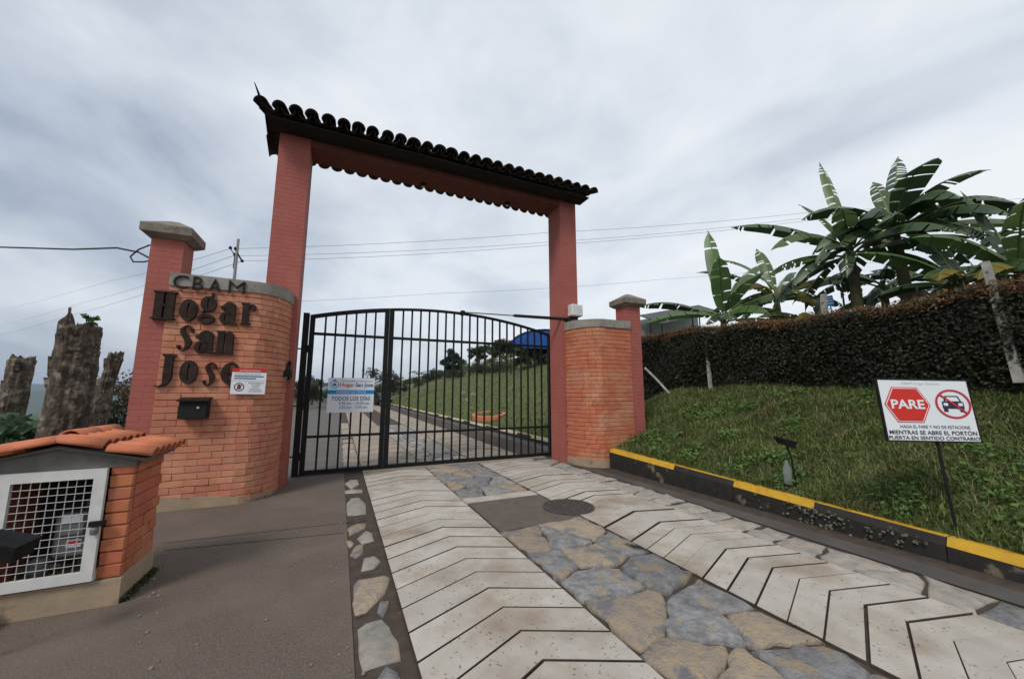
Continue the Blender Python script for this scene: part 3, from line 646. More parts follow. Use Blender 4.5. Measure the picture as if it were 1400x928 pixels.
def glyph(ch, box, y0=6.352, depth=.035):
    x0, x1, z0, z1 = box; b = B(); W, Hh = x1 - x0, z1 - z0
    fx = lambda x, z, d: (x0 + x * W, y0 - d, z0 + z * Hh)
    for k, pr in enumerate(glyph_prims(ch)):
        d = depth + .0016 * k; back = -.03
        if pr[0] == 'p': b.prism(pr[1], lambda x, z: fx(x, z, back), lambda x, z: fx(x, z, d))
        elif pr[0] == 'e':
            _, cx, cy, rx, ry, ix, iy, _d = pr; n = 28; o_ = [(cx + rx * math.cos(2 * math.pi * i / n), cy + ry * math.sin(2 * math.pi * i / n)) for i in range(n)]
            if ix:
                q = [(cx + ix * math.cos(2 * math.pi * i / n), cy + iy * math.sin(2 * math.pi * i / n)) for i in range(n)]
                vs = [fx(*p, back) for p in o_] + [fx(*p, d) for p in o_] + [fx(*p, d) for p in q] + [fx(*p, back) for p in q]; fs = []
                for r_ in range(3):
                    for i in range(n): fs.append((r_ * n + i, r_ * n + (i + 1) % n, r_ * n + n + (i + 1) % n, r_ * n + n + i))
                b.add(vs, fs)
            else: b.prism(o_, lambda x, z: fx(x, z, back), lambda x, z: fx(x, z, d))
        else:
            pts, wd = pr[1], pr[2]; asp = W / Hh
            # smooth resample
            P2 = []; W2 = []
            for i in range(len(pts) - 1):
                p0 = pts[max(i - 1, 0)]; p1 = pts[i]; p2 = pts[i + 1]; p3 = pts[min(i + 2, len(pts) - 1)]
                for j in range(4):
                    t = j / 4; cr = [.5 * (2 * p1[q] + (p2[q] - p0[q]) * t + (2 * p0[q] - 5 * p1[q] + 4 * p2[q] - p3[q]) * t * t + (-p0[q] + 3 * p1[q] - 3 * p2[q] + p3[q]) * t ** 3) for q in (0, 1)]
                    P2.append(cr); W2.append(wd[i] + (wd[i + 1] - wd[i]) * t)
            P2.append(pts[-1]); W2.append(wd[-1]); Lf = []; Rt = []
            for i, p in enumerate(P2):
                a = P2[max(0, i - 1)]; c = P2[min(len(P2) - 1, i + 1)]; tx, ty = (c[0] - a[0]) * asp, c[1] - a[1]; l_ = math.hypot(tx, ty) + 1e-9
                nx_, ny_ = -ty / l_, tx / l_; hw = W2[i] / 2 * (1 - .45 * abs(ny_))
                Lf.append((p[0] + nx_ * hw, p[1] + ny_ * hw * asp)); Rt.append((p[0] - nx_ * hw, p[1] - ny_ * hw * asp))
            for i in range(len(P2) - 1):
                b.prism([Lf[i], Lf[i + 1], Rt[i + 1], Rt[i]], lambda x, z: fx(x, z, back), lambda x, z: fx(x, z, d + .00015 * (i % 2)))
    return part('letter', b, LETTER, wl)
for ch, bx in (('H', (-2.31, -2.06, 2.45, 2.83)), ('o', (-2.02, -1.83, 2.45, 2.75)), ('g', (-1.82, -1.60, 2.43, 2.86)), ('a', (-1.58, -1.38, 2.44, 2.76)), ('r', (-1.34, -1.16, 2.45, 2.76)),
               ('S', (-2.02, -1.82, 2.04, 2.40)), ('a', (-1.82, -1.60, 2.02, 2.34)), ('n', (-1.59, -1.38, 2.02, 2.34)),
               ('J', (-2.19, -1.99, 1.56, 1.99)), ('o', (-1.94, -1.75, 1.61, 1.92)), ('s', (-1.70, -1.53, 1.58, 1.91)), ('e', (-1.50, -1.30, 1.60, 1.91))):
    glyph(ch, bx)
for ch, (a, c, z0, z1) in (('C', (-2.12, -1.96, 2.885, 3.07)), ('B', (-1.91, -1.80, 2.885, 3.07)), ('A', (-1.73, -1.60, 2.885, 3.06)), ('M', (-1.51, -1.32, 2.885, 3.06))):
    o = text(ch, LETTER, wl, (a + c) / 2, (z0 + z1) / 2, c - a, z1 - z0, z=0, depth=.012, name='letter', bold=-.012,
             mapf=lambda x, y, z: (x - wl.location.x, 6.325 - z - wl.location.y, y - wl.location.z))
mb = thing('mailbox', 'small black metal letter box on the lettered wall', 'letter box', (-1.72, 6.34, 1.15))
bm = bmesh.new(); bmesh.ops.create_cube(bm, size=1)
for v in bm.verts: v.co = (v.co.x * .30, v.co.y * .15 - .075 + (0.02 if v.co.z > 0 and v.co.y < 0 else 0), v.co.z * .25 + .135)
bmesh.ops.bevel(bm, geom=bm.edges[:], offset=.008, segments=2, affect='EDGES'); me = bpy.data.meshes.new('box'); bm.to_mesh(me); bm.free(); me.materials.append(BLACK); obj('box', me, mb)
partl('lid', B().add([(-.165, .0, .285), (.165, .0, .285), (.165, -.175, .252), (-.165, -.175, .252), (-.165, .0, .262), (.165, .0, .262), (.165, -.175, .232), (-.165, -.175, .232)],
     [(0, 3, 2, 1), (4, 5, 6, 7), (0, 1, 5, 4), (1, 2, 6, 5), (2, 3, 7, 6), (3, 0, 4, 7)]), BLACK, mb)
partl('lock', B().box(.045, .07, -.158, -.148, .14, .163), CHROME, mb)

# ATENCION sign
def board(name, label, cat, c, ux, wd, ht, tilt=0, m=SIGNW, th=.006):
    """sign board: local x along board, local y up on the board, local z out of its face"""
    root = thing(name, label, cat, c); X = Vector(ux).normalized(); Z = Vector((X.y, -X.x, 0)); Y = Vector((0, 0, 1))
    Mx = Matrix((X, Y, Z)).transposed()
    root.rotation_euler = (Mx @ Matrix.Rotation(tilt, 3, 'Z')).to_euler()
    p = partl('panel', B().box(-wd / 2, wd / 2, -ht / 2, ht / 2, -th, 0), m, root); return root, p
def flat(poly, m, parent, z=.002, name='print'): return partl(name, B().add([(x, y, z) for x, y in poly], [tuple(range(len(poly)))]), m, parent)
def rect(x0, y0, x1, y1): return [(x0, y0), (x1, y0), (x1, y1), (x0, y1)]
def ring(cx, cy, r0, r1, m, parent, z=.002, n=40, name='print', sy=1.0):
    vs = [(cx + r * math.cos(2 * math.pi * i / n), cy + sy * r * math.sin(2 * math.pi * i / n), z) for r in (r0, r1) for i in range(n)]
    return partl(name, B().add(vs, [(i, (i + 1) % n, n + (i + 1) % n, n + i) for i in range(n)]), m, parent)
root, p = board('warning_sign', 'small white notice with red ATENCIÓN header on the lettered wall', 'sign', (-1.165, 6.325, 1.65), (1, .10, 0), .40, .355, -.01)
flat(rect(-.2, .125, .2, .1775), S_RED, p); text('ATENCIÓN', SIGNW, p, 0, .15, .24, .033)
for k, (a, c) in enumerate(((-.17, .13), (-.17, .17), (-.17, .08))): flat(rect(a, .092 - .03 * k, c, .106 - .03 * k), S_FAINT if k == 0 else S_NAVY, p)
flat(rect(-.19, .004, .19, .010), S_FAINT, p)
ring(-.105, -.08, .058, .047, S_BLK, p); flat([(-.147, -.118), (-.139, -.126), (-.063, -.042), (-.071, -.034)], S_CRIM, p, .003)
flat([(-.125, -.11), (-.085, -.11), (-.085, -.055), (-.105, -.04), (-.125, -.055)], S_BLK, p, .0025)
for k, (t_, wd) in enumerate((('PROHIBIDO', .18), ('EL PASO', .10), ('SOLO', .07), ('PERSONAL', .13), ('AUTORIZADO', .17))): text(t_, S_BLK, p, .085, -.022 - .029 * k, wd, .017)

# ------------------------------------------------------------------ gate
GY = 7.95
ztop = lambda s: 3.27 - .05 * (s - 1.95) ** 2
def gate_leaf(label, x0, x1, stile_l, stile_r, bars, top_h):
    root = thing('gate_leaf', label, 'gate', ((x0 + x1) / 2, GY, 0))
    for a, c in ((x0, x0 + stile_l), (x1 - stile_r, x1)): part('stile', B().box(a, c, GY - .04, GY + .04, .02, ztop((a + c) / 2) - .01), BLACK, root)
    b = B(); n = 24; vs = []; fs = []
    for i in range(n + 1):
        x = x0 + (x1 - x0) * i / n; z = ztop(x); vs += [(x, GY - .045, z - top_h), (x, GY + .045, z - top_h), (x, GY + .045, z), (x, GY - .045, z)]
    for i in range(n):
        for j in range(4): fs.append((4 * i + j, 4 * i + 4 + j, 4 * i + 4 + (j + 1) % 4, 4 * i + (j + 1) % 4))
    fs += [(0, 1, 2, 3), (4 * n + 3, 4 * n + 2, 4 * n + 1, 4 * n)]
    part('top_rail', b.add(vs, fs), BLACK, root)
    for z, h in ((2.60, .05), (.69, .045), (.07, .06)): part('rail', B().box(x0 + stile_l, x1 - stile_r, GY - .03, GY + .03, z - h / 2, z + h / 2), BLACK, root)
    for k in range(bars):
        x = x0 + stile_l + (x1 - stile_r - x0 - stile_l) * (k + 1) / (bars + 1); part('bar', B().box(x - .0165, x + .0165, GY - .0165, GY + .0165, .09, ztop(x) - top_h + .01), BLACK, root)
    return root
g1 = gate_leaf('narrow black barred gate leaf carrying the white visiting hours sign', -.585, .845, .085, .085, 6, .07)
g2 = gate_leaf('wide black barred gate leaf with arched top and opener arm', .855, 4.66, .085, .075, 19, .045)
part('latch', B().box(.95, 1.10, GY - .075, GY - .03, 1.63, 1.68), BLACK, g2); part('latch_plate', B().box(.93, .99, GY - .06, GY - .035, 1.56, 1.75), BLACK, g2)
gp = thing('gate_post', 'black steel hinge post beside the left arch pillar', 'post', (-.65, GY, 0))
part('post', B().box(-.70, -.60, GY - .06, GY + .06, -.03, 2.98), BLACK, gp)
for z in (.35, 1.25, 2.3): part('hinge', B().tube([(-.592, GY - .055, z - .07), (-.592, GY - .055, z + .07)], .016), BLACK, gp); part('wall_anchor', B().box(-.78, -.69, GY - .02, GY + .02, z - .012, z + .012), BLACK, gp)
gp2 = thing('gate_post', 'black steel hinge post beside the right arch pillar', 'post', (4.72, GY, 0))
part('post', B().box(4.68, 4.76, GY - .05, GY + .05, -.03, 2.88), BLACK, gp2)
for z in (.35, 1.4, 2.4): part('hinge', B().tube([(4.67, GY - .05, z - .07), (4.67, GY - .05, z + .07)], .014), BLACK, gp2)
part('bottom_track', B().box(-.6, 4.68, GY - .05, GY + .05, .028, .036), BLACK, g2)
# opener
oa = thing('gate_opener', 'black gate opener arm with bracket on the right pillar', 'opener', (4.66, 7.0, 2.8))
e1, e2 = Vector((2.40, 7.93, 3.27)), Vector((4.72, 6.98, 3.12)); mid = e1.lerp(e2, .45)
part('piston_rod', B().tube([e1, mid], .014), GALV, oa); part('cylinder', B().tube([mid, e1.lerp(e2, .47), e2], [.02, .034, .036], 10), BLACK, oa)
part('bracket', B().box(4.56, 4.78, 6.90, 7.07, 2.86, 3.12), BLACK, oa); part('clevis', B().box(2.36, 2.44, 7.88, 7.98, 3.20, 3.30), BLACK, oa)
part('stay', B().box(4.60, 4.70, 6.99, 7.066, 2.68, 2.86), BLACK, oa)
cb = thing('control_box', 'white plastic opener control box on the right arch pillar', 'box', (4.75, 7.0, 3.18))
me = bevbox('case', .29, .20, .27, .02, WHITE); obj('case', me, cb, (0, -.03, .14)); partl('cable_gland', B().lathe([(.02, 0), (.02, -.05)], (.03, -.03, .005), 10), BLACK, cb)
# visiting-hours sign
root, p = board('visiting_hours_sign', 'white visiting hours sign with blue band wired to the gate bars', 'sign', (.205, GY - .052, 1.445), (1, 0, 0), .82, .65)
flat(rect(-.41, .02, .41, .095), S_BLUE, p)
text('HORARIO DE VISITAS', SIGNW, p, 0, .057, .52, .042); text('TODOS LOS DÍAS', S_NAVY, p, 0, -.055, .68, .095, bold=.015)
text('9:30 am - 10:30 am', S_NAVY, p, .06, -.155, .54, .055); text('2:30 pm - 3:30 pm', S_NAVY, p, .05, -.235, .50, .06)
text('Hogar', S_CRIM, p, -.08, .185, .26, .10, bold=.015); text('San Jose', S_NAVY, p, .23, .185, .32, .10, bold=.015); text('CENTRO DE BIENESTAR ADULTO MAYOR', S_NAVY, p, .09, .265, .56, .022)
ring(-.30, .20, .075, .062, S_BLUE, p); flat([(-.335, .17), (-.265, .17), (-.265, .205), (-.30, .235), (-.335, .205)], S_BLUE, p, .003); flat([(-.345, .255), (-.255, .255), (-.30, .30)], S_BLUE, p, .003)

# wall lantern on left pillar
wlan = thing('wall_lantern', 'small black wall lantern on the inner side of the left arch pillar', 'lamp', (-.80, 7.068, 1.70), rot=(0, 0, R(-90)))
partl('bracket', B().box(0, .03, -.05, .05, .0, .30), BLACK, wlan)
partl('arm', B().tube([(.02, 0, .24), (.09, 0, .27), (.14, 0, .22)], .012), BLACK, wlan)
partl('shade', B().lathe([(.05, 0), (.095, .0), (.085, .10), (.05, .17), (.015, .19)], (.14, 0, .04), 12), BLACK, wlan)
partl('bulb', B().lathe([(.005, -.05), (.03, -.03), (.03, .02), (.01, .03)], (.14, 0, .05), 10), CHROME, wlan)

# ------------------------------------------------------------------ meter hut
HX1, HY0 = -1.36, 3.81; HX0, HD = -2.12, .52
hut = thing('meter_hut', 'small brick meter hut with clay tile roof and white grille door', 'hut', (-1.74, 4.07, 0))
part('plinth', B().prism([(HX0 - .03, HY0 - .012), (HX1 + .012, HY0 - .012), (HX1 + .012, HY0 + HD), (HX0 - .03, HY0 + HD)], lambda x, y: (x, y, -.06), lambda x, y: (x, y, .185 + .02 * (y - HY0))), PLINTH, hut)
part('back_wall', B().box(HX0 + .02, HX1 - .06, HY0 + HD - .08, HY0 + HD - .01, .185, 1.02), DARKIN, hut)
part('side_core', B().box(HX1 - .10, HX1 - .008, HY0 + .008, HY0 + HD - .01, .185, 1.0), MORTAR, hut)
part('side_core', B().box(HX0, HX0 + .085, HY0 + .008, HY0 + HD - .01, .185, 1.0), MORTAR, hut)
rr = random.Random(9)
HB = mat('hut_brick', (.50, .165, .085), (.42, .125, .062), 6, .85, .5, 60, rnd=.13, c3=(.55, .27, .15), s3=3, lo3=.5, hi3=.75, bdist=.005, huer=.008)
fb = [bevbox('brick', .130, .05, .080, .006, HB, .003, q) for q in range(3)]; sb_ = [bevbox('brick', .05, .205, .080, .006, HB, .003, q) for q in range(3)]
z = .19; row = 0
while z < .92:
    obj('brick', rr.choice(fb), hut, Vector((HX1 - .066, HY0 + .024 + rr.uniform(-.003, .003), z + .043)) - hut.location, (0, 0, rr.uniform(-.01, .01)))
    obj('brick', rr.choice(fb), hut, Vector((HX0 + .055, HY0 + .024, z + .043)) - hut.location)
    y = HY0 + .055 + (.0 if row % 2 else -.10)
    while y < HY0 + HD - .02:
        a, c = max(y, HY0 + .052), min(y + .215, HY0 + HD)
        if c - a > .04:
            o = obj('brick', rr.choice(sb_), hut, Vector((HX1 - .022 + rr.uniform(-.003, .003), (a + c) / 2, z + .043)) - hut.location); o.scale.y = (c - a - .008) / .205
        y += .215
    z += .0885; row += 1
RGX, RGZ = -1.77, 1.125
gv = [(HX0 - .02, .955), (HX1 + .01, .955), (HX1 + .01, 1.0), (RGX, RGZ), (HX0 - .02, 1.02)]
part('gable', B().prism(gv, lambda x, z: (x, HY0 - .006, z), lambda x, z: (x, HY0 + .07, z)), STUCCO, hut)
# roof tiles run down both slopes from the ridge
sl_r = math.atan2(RGZ + .02 - 1.035, 0.44); t1 = tile_mesh(.062, .052, .27, True, .010, 'tile', TERRA); t2 = tile_mesh(.062, .054, .27, False, .010, 'tile', TERRA)
part('roof_bed', B().prism([(RGX, RGZ), (HX1 + .07, 1.012), (HX1 + .07, .992), (RGX, RGZ - .02), (HX0 - .05, 1.02), (HX0 - .05, 1.03)], lambda x, z: (x, HY0 - .04, z), lambda x, z: (x, HY0 + HD, z)), STUCCO, hut)
for sgn, xe, ze in ((1, HX1 + .125, 1.022), (-1, HX0 - .10, 1.03)):
    for k in range(6):
        y = HY0 - .045 + k * .108
        for j in range(2):
            ln_ = math.hypot(xe - RGX, RGZ - ze); d = j * (ln_ - .26); f = d / ln_
            x = xe + (RGX - xe) * f; zz = ze + (RGZ + .012 - ze) * f + .012 + .008 * j; sl = math.atan2(RGZ - ze, abs(xe - RGX))
            o = obj('roof_tile', t1, hut, Vector((x, y + rr.uniform(-.004, .004), zz)) - hut.location, (sl + rr.uniform(-.02, .02), 0, (math.pi / 2 if sgn > 0 else -math.pi / 2)))
            if j == 0 and k < 5: obj('roof_tile', t2, hut, Vector((x - sgn * .01, y + .054, zz + .045)) - hut.location, (sl, 0, (math.pi / 2 if sgn > 0 else -math.pi / 2)))
rt = tile_mesh(.075, .065, .32, True, .012, 'tile', TERRA)
for k in range(2): obj('ridge_tile', rt, hut, Vector((RGX, HY0 + .08 + k * .27, RGZ + .03)) - hut.location, (.02, 0, 0))
# door
dr = part('door', B().box(-2.035, -1.49, HY0 - .035, HY0 - .012, .20, .225), WHITE, hut)
dx0, dx1, dz0, dz1, fw = -2.035, -1.495, .20, .955, .066
for bx in ((dx0, dx1, dz1 - fw, dz1), (dx0, dx1, dz0, dz0 + fw), (dx0, dx0 + fw, dz0 + fw, dz1 - fw), (dx1 - fw, dx1, dz0 + fw, dz1 - fw)):
    part('frame', B().box(bx[0], bx[1], HY0 - .040, HY0 - .010, bx[2], bx[3]), WHITE, dr)
GRIL = mat('grille_wire', (.48, .47, .45), rough=.5)
for k in range(1, 9): x = dx0 + fw + (dx1 - dx0 - 2 * fw) * k / 9; part('grille_wire', B().tube([(x, HY0 - .024, dz0 + fw), (x, HY0 - .024, dz1 - fw)], .0025, 6), GRIL, dr)
for k in range(1, 13): z = dz0 + fw + (dz1 - dz0 - 2 * fw) * k / 13; part('grille_wire', B().tube([(dx0 + fw, HY0 - .029, z), (dx1 - fw, HY0 - .029, z)], .0025, 6), GRIL, dr)
part('hasp', B().box(-1.545, -1.46, HY0 - .062, HY0 - .040, .565, .600), BLACK, dr); part('padlock', B().lathe([(.018, 0), (.022, .01), (.022, .035), (.012, .045)], (-1.51, HY0 - .06, .515), 10), GALV, dr)
for z in (.35, .8): part('hinge', B().tube([(dx0 - .008, HY0 - .03, z - .04), (dx0 - .008, HY0 - .03, z + .04)], .009), GALV, dr)
# meters inside
mt = thing('electricity_meter', 'grey electricity meter box with red label behind the white grille', 'meter', (-1.70, 4.02, .30))
me = bevbox('case', .22, .14, .30, .02, GREYM); obj('case', me, mt, (0, 0, .17)); me = bevbox('cover', .16, .04, .16, .02, GREYM); obj('cover', me, mt, (0, -.085, .25))
partl('dial', B().box(-.055, .055, -.112, -.104, .27, .325), SIGNG, mt); partl('label_plate', B().box(-.03, .05, -.075, -.0705, .09, .145), SIGNG, mt); partl('red_label', B().box(-.025, .045, -.079, -.0755, .115, .135), S_CRIM, mt)
mt2 = thing('pipe', 'grey conduit pipe rising behind the meter in the hut', 'pipe', (-1.72, 4.16, .2)); partl('tube', B().tube([(0, 0, 0), (0, 0, .35), (.02, 0, .5), (.02, 0, .72)], .025, 10), GREYM, mt2); partl('collar', B().lathe([(.034, .42), (.034, .48)], (.012, 0, 0), 12), GALV, mt2)
mt3 = thing('water_meter', 'small dull meter body low inside the meter hut', 'meter', (-1.90, 4.05, .20)); partl('body', B().lathe([(.05, 0), (.065, .03), (.065, .09), (.05, .11), (.03, .12)], (0, 0, .0), 14), GREYM, mt3); partl('pipe_stub', B().tube([(-.11, 0, .05), (.12, 0, .05)], .018), GALV, mt3)

# ------------------------------------------------------------------ garden spotlights
def spotlight(label, base, head, sc=1.0, rz=0):
    root = thing('spotlight', label, 'lamp', base, rot=(0, 0, rz)); h = Vector(head)
    partl('stake', B().tube([(0, 0, -.05), (h.x * .3, h.y * .3, h.z * .6), tuple(h)], .011 * sc, 8), BLACK, root)
    b = B(); w_, d_, t_ = .10 * sc, .075 * sc, .085 * sc
    vs = [(-w_, -d_, .05 * sc), (w_, -d_, .0), (w_, d_, .01 * sc), (-w_, d_, .06 * sc)]
    lo = [(x * .72, y * .7, z - t_) for x, y, z in vs]
    b.add([Vector(p) + h for p in vs] + [Vector(p) + h for p in lo], [(0, 1, 2, 3), (7, 6, 5, 4)] + [(i, 4 + i, 4 + (i + 1) % 4, (i + 1) % 4) for i in range(4)])
    partl('head', b, BLACK, root); partl('lens', B().add([Vector((x * .9, y * .9, z + .003)) + h for x, y, z in vs], [(0, 1, 2, 3)]), GLASSD, root)
    return root
spotlight('black garden spotlight on a stake in the grass bank by the kerb', (5.27, 2.98, .36), (-.07, .02, .52), 1.0, -YAW)
bt = thing('plastic_bottle', 'clear plastic bottle standing in the grass beside the spotlight stake', 'bottle', (5.20, 3.03, .36))
partl('body', B().lathe([(.04, 0), (.045, .03), (.043, .10), (.046, .16), (.04, .20), (.016, .26), (.014, .29)], seg=14), BOT, bt, True); partl('neck_ring', B().lathe([(.018, .265), (.018, .275)], seg=12), BOT, bt)
lp = atd(8, 742, 3.30)
spotlight('black floodlight on a stake in front of the white grille door', (lp.x - .10, 3.30, 0), (.12, 0, lp.z - .0), 1.05, R(-12))

# ------------------------------------------------------------------ PARE sign
cS = Vector((5.04, 1.635, 1.335)); uX = Vector((.80, -.375, 0)).normalized()
pare, p = board('parking_sign', 'white board with red PARE hexagon on a thin post in the grass bank', 'sign', cS, uX, .84, .56, R(-1.0), SIGNW, .012)
pare.rotation_euler = (pare.rotation_euler.to_matrix() @ Matrix.Rotation(R(-5), 3, 'X')).to_euler()
partl('frame', B().box(-.43, .43, .278, .292, -.022, .004).box(-.43, .43, -.292, -.28, -.022, .004).box(-.43, -.419, -.28, .278, -.022, .004).box(.419, .43, -.28, .278, -.022, .004), BLACK, pare)
partl('post', B().tube([(.05, -.29, -.03), (.06, -.6, -.04), (.075, -1.02, -.06)], .012, 8).tube([(.05, .27, -.03), (.05, -.3, -.03)], .014, 8), BLACK, pare)
hx, hy, a_, h_ = -.18, .045, .215, .165
hexa = lambda s: [(hx - a_ * s, hy), (hx - a_ * .56 * s, hy - h_ * s), (hx + a_ * .56 * s, hy - h_ * s), (hx + a_ * s, hy), (hx + a_ * .56 * s, hy + h_ * s), (hx - a_ * .56 * s, hy + h_ * s)]
flat(hexa(1.0), S_RED, p, .002); flat(hexa(.95), SIGNW, p, .003); flat(hexa(.91), S_RED, p, .004); text('PARE', SIGNW, p, hx, hy + .005, .31, .085, z=.006, bold=.028)
cx, cy = .245, .06
ring(cx, cy, .165, .145, S_CRIM, p, .006, sy=.82)
flat([(cx - .085, cy + .02), (cx - .06, cy + .075), (cx + .06, cy + .075), (cx + .085, cy + .02)], S_BLK, p, .002); flat([(cx - .065, cy + .025), (cx - .048, cy + .063), (cx + .048, cy + .063), (cx + .065, cy + .025)], SIGNW, p, .003)
flat(rect(cx - .10, cy - .045, cx + .10, cy + .02), S_BLK, p, .0025)
for q in (-1, 1): flat(rect(cx + q * .075 - .02, cy - .075, cx + q * .075 + .02, cy - .045), S_BLK, p, .002); flat(rect(cx + q * .068 - .02, cy - .018, cx + q * .068 + .02, cy + .008), SIGNW, p, .004)
flat([(cx - .120, cy + .083), (cx - .108, cy + .096), (cx + .120, cy - .083), (cx + .108, cy - .096)], S_CRIM, p, .007)
text('HAGA EL PARE Y NO DE ESTACIONE', S_BLK, p, .03, -.155, .64, .028); text('MIENTRAS SE ABRE EL PORTÓN', S_BLK, p, 0, -.203, .80, .046, bold=.012); text('PUERTA EN SENTIDO CONTRARIO', S_BLK, p, 0, -.256, .825, .032, bold=.012)
text('CBAM Hogar San Jose', S_FAINT, p, -.02, .245, .36, .028)

# ------------------------------------------------------------------ grass bank
n = 170000
X = rng.uniform(5.0, 9.0, n) ; Y = rng.uniform(-.6, 9.2, n)
dens = .62 + .38 * (np.sin(X * 2.1 + Y * 1.7) * np.sin(Y * 2.9 - X * 1.1) > -.5)
keep = (rng.uniform(0, 1, n) < dens * (1.15 - .55 * (X - 5) / 4)) & ~((X < 6.1) & (Y > 6.25) & (Y < 7.4)) & (X > np.where(Y > 5.9, 5.2, 5.12)) & ((Y < 6.2) | (X > 5.6))
X, Y = X[keep], Y[keep]; P0 = np.stack([X, Y, tz(X, Y) - .01], 1)
clump = .55 + .7 * (np.sin(X * 5.3 + 1.2 * np.sin(Y * 4.1)) * np.sin(Y * 6.1 + X) * .5 + .5)
bank = tag(obj('grass', blades('grass', P0, .085 * clump, .0055, GRASS, 1.1)), label='rough green grass covering the bank above the kerb', kind='stuff')
# broad-leaved weeds in the grass and along the kerb
n = 9000; X = rng.uniform(5.13, 8.6, n); Y = rng.uniform(-.4, 8.4, n); k_ = (np.sin(X * 3.3 - Y * 2.2) + np.sin(Y * 4.7 + X * 1.9) > .5) & ((Y < 6.2) | (X > 6.1)) ; X, Y = X[k_], Y[k_]
tag(obj('weeds', leafmesh('weeds', np.stack([X, Y, tz(X, Y) + rng.uniform(.02, .10, len(X))], 1), np.tile([0, -.3, 1.], (len(X), 1)), .045, WEED, .6, .5)), label='broad leaved weeds scattered through the bank grass', kind='stuff')
n = 5200; cl = np.array([(random.uniform(5.1, 8.3), random.uniform(-.2, 6.0)) for _ in range(70)]); k_ = rng.integers(0, 70, n); X = cl[k_, 0] + rng.normal(0, .09, n); Y = cl[k_, 1] + rng.normal(0, .09, n); k_ = X > 5.14; X, Y = X[k_], Y[k_]
tag(obj('leafy_weeds', leafmesh('leafy_weeds', np.stack([X, Y, tz(X, Y) + rng.uniform(.02, .17, len(X))], 1), np.tile([-.2, -.4, 1.], (len(X), 1)), .06, mat('bright_weed_leaf', (.12, .20, .05), (.085, .15, .035), 5, .55, island=.4, transl=.25), .55, .7)), label='brighter leafy weed clumps in the bank grass', kind='stuff')
n = 9000; X = rng.uniform(5.13, 8.5, n); Y = rng.uniform(-.5, 8.5, n); k_ = ((Y < 6.2) | (X > 6.1)); X, Y = X[k_], Y[k_]
tag(obj('dry_grass', blades('dry_grass', np.stack([X, Y, tz(X, Y)], 1), np.full(len(X), .15), .0035, mat('dry_grass_blade', (.24, .215, .10), (.19, .20, .075), 2, .8, island=.4, transl=.2), 1.2)), label='longer pale dry blades standing out of the bank grass', kind='stuff')
C = []
for yc, m_ in ((2.75, 26), (2.45, 30), (1.9, 14), (2.1, 20), (3.4, 10), (2.6, 20)):
    for _ in range(m_): C.append((4.985 - random.uniform(0, .02), yc + random.gauss(0, .12), random.uniform(.0, .2)))
tag(obj('creeping_weed', leafmesh('creeping_weed', C, np.tile([-1, -.3, .5], (len(C), 1)), .035, mat('kerb_weed_leaf', (.085, .10, .055), (.14, .13, .09), 9, .7, island=.4), .7, .5)), label='small creeping weeds on the black kerb face', kind='stuff')
# lawn inside the gate: sparser, further away
n = 60000; Y = 8.6 + rng.uniform(0, 1, n) ** 1.6 * 45; X = 5.65 + rng.uniform(0, 1, n) ** 1.3 * 18; P0 = np.stack([X, Y, tz(X, Y) - .01], 1)
tag(obj('lawn', blades('lawn', P0, np.full(n, .09), .014, mat('lawn_blades', (.135, .205, .050), (.175, .235, .068), .5, .7, island=.35, transl=.25, c3=(.13, .15, .05), s3=.25, lo3=.5, hi3=.75), .8)), label='mown green lawn rising inside the gate', kind='stuff')
# loose bits on the asphalt
b = B()
for _ in range(90):
    q = G(random.uniform(150, 500), random.uniform(690, 925)) if random.random() < .6 else G(random.uniform(160, 230), random.uniform(745, 850)); s = random.uniform(.004, .014)
    if q.x < -1.35 and q.y < 4.4 and q.y > 3.7: continue
    b.lathe([(s * .6, -.002), (s, s * .4), (s * .5, s * .9)], (q.x, q.y, .010), 5)
tag(obj('loose_pebbles', b.mesh('loose_pebbles', PEB)), label='small loose pebbles on the asphalt', kind='stuff')
C = np.array([(random.uniform(.2, 4.4), random.uniform(1, 7.5), .030) for _ in range(420)])
tag(obj('leaf_litter', leafmesh('leaf_litter', C, np.tile([0, 0, 1.], (len(C), 1)), .022, LITTER, .35, .15)), label='tiny dry leaf litter on the driveway', kind='stuff')
# moss and weeds at the foot of the hut and walls
C = [(HX1 + .02 + abs(random.gauss(0, .02)), random.uniform(HY0, HY0 + HD), random.uniform(.01, .05)) for _ in range(900)]
C += [(-1.0 + random.uniform(-.15, .15), 6.42 + random.uniform(-.03, .2), random.uniform(.01, .06)) for _ in range(90)]
tag(obj('moss', leafmesh('moss', C, np.tile([.6, -.4, .8], (len(C), 1)), .016, mat('moss_green', (.030, .036, .014), (.05, .05, .02), 20, .95, island=.3), .7, .8)), label='dark moss at the foot of the meter hut and wall', kind='stuff')

# ------------------------------------------------------------------ hedge
hedge = thing('hedge', 'long dark clipped hedge with rusty new growth along its top', 'hedge', (8.95, 4, 1.6))
hy = np.linspace(-3, 13, 60)
htop = lambda y: 2.98 + .035 * np.clip(y - 3, 0, None) + .05 * np.sin(y * 1.1) + .03 * np.sin(y * 3.7)
b = B(); vs = []; fs = []
for y in hy:
    gz = float(tz(8.9, y)); t = float(htop(y)) - .10; vs += [(8.62, y, gz - .2), (8.62, y, t), (9.45, y, t + .04), (9.45, y, gz - .2)]
for i in range(len(hy) - 1):
    for j in range(4): fs.append((4 * i + j, 4 * i + (j + 1) % 4, 4 * i + 4 + (j + 1) % 4, 4 * i + 4 + j))
fs += [(0, 1, 2, 3), (4 * len(hy) - 1, 4 * len(hy) - 2, 4 * len(hy) - 3, 4 * len(hy) - 4)]
part('dark_core', B().add(vs, fs), HEDGEC, hedge)  # solid dark box filling the hedge behind its leaves
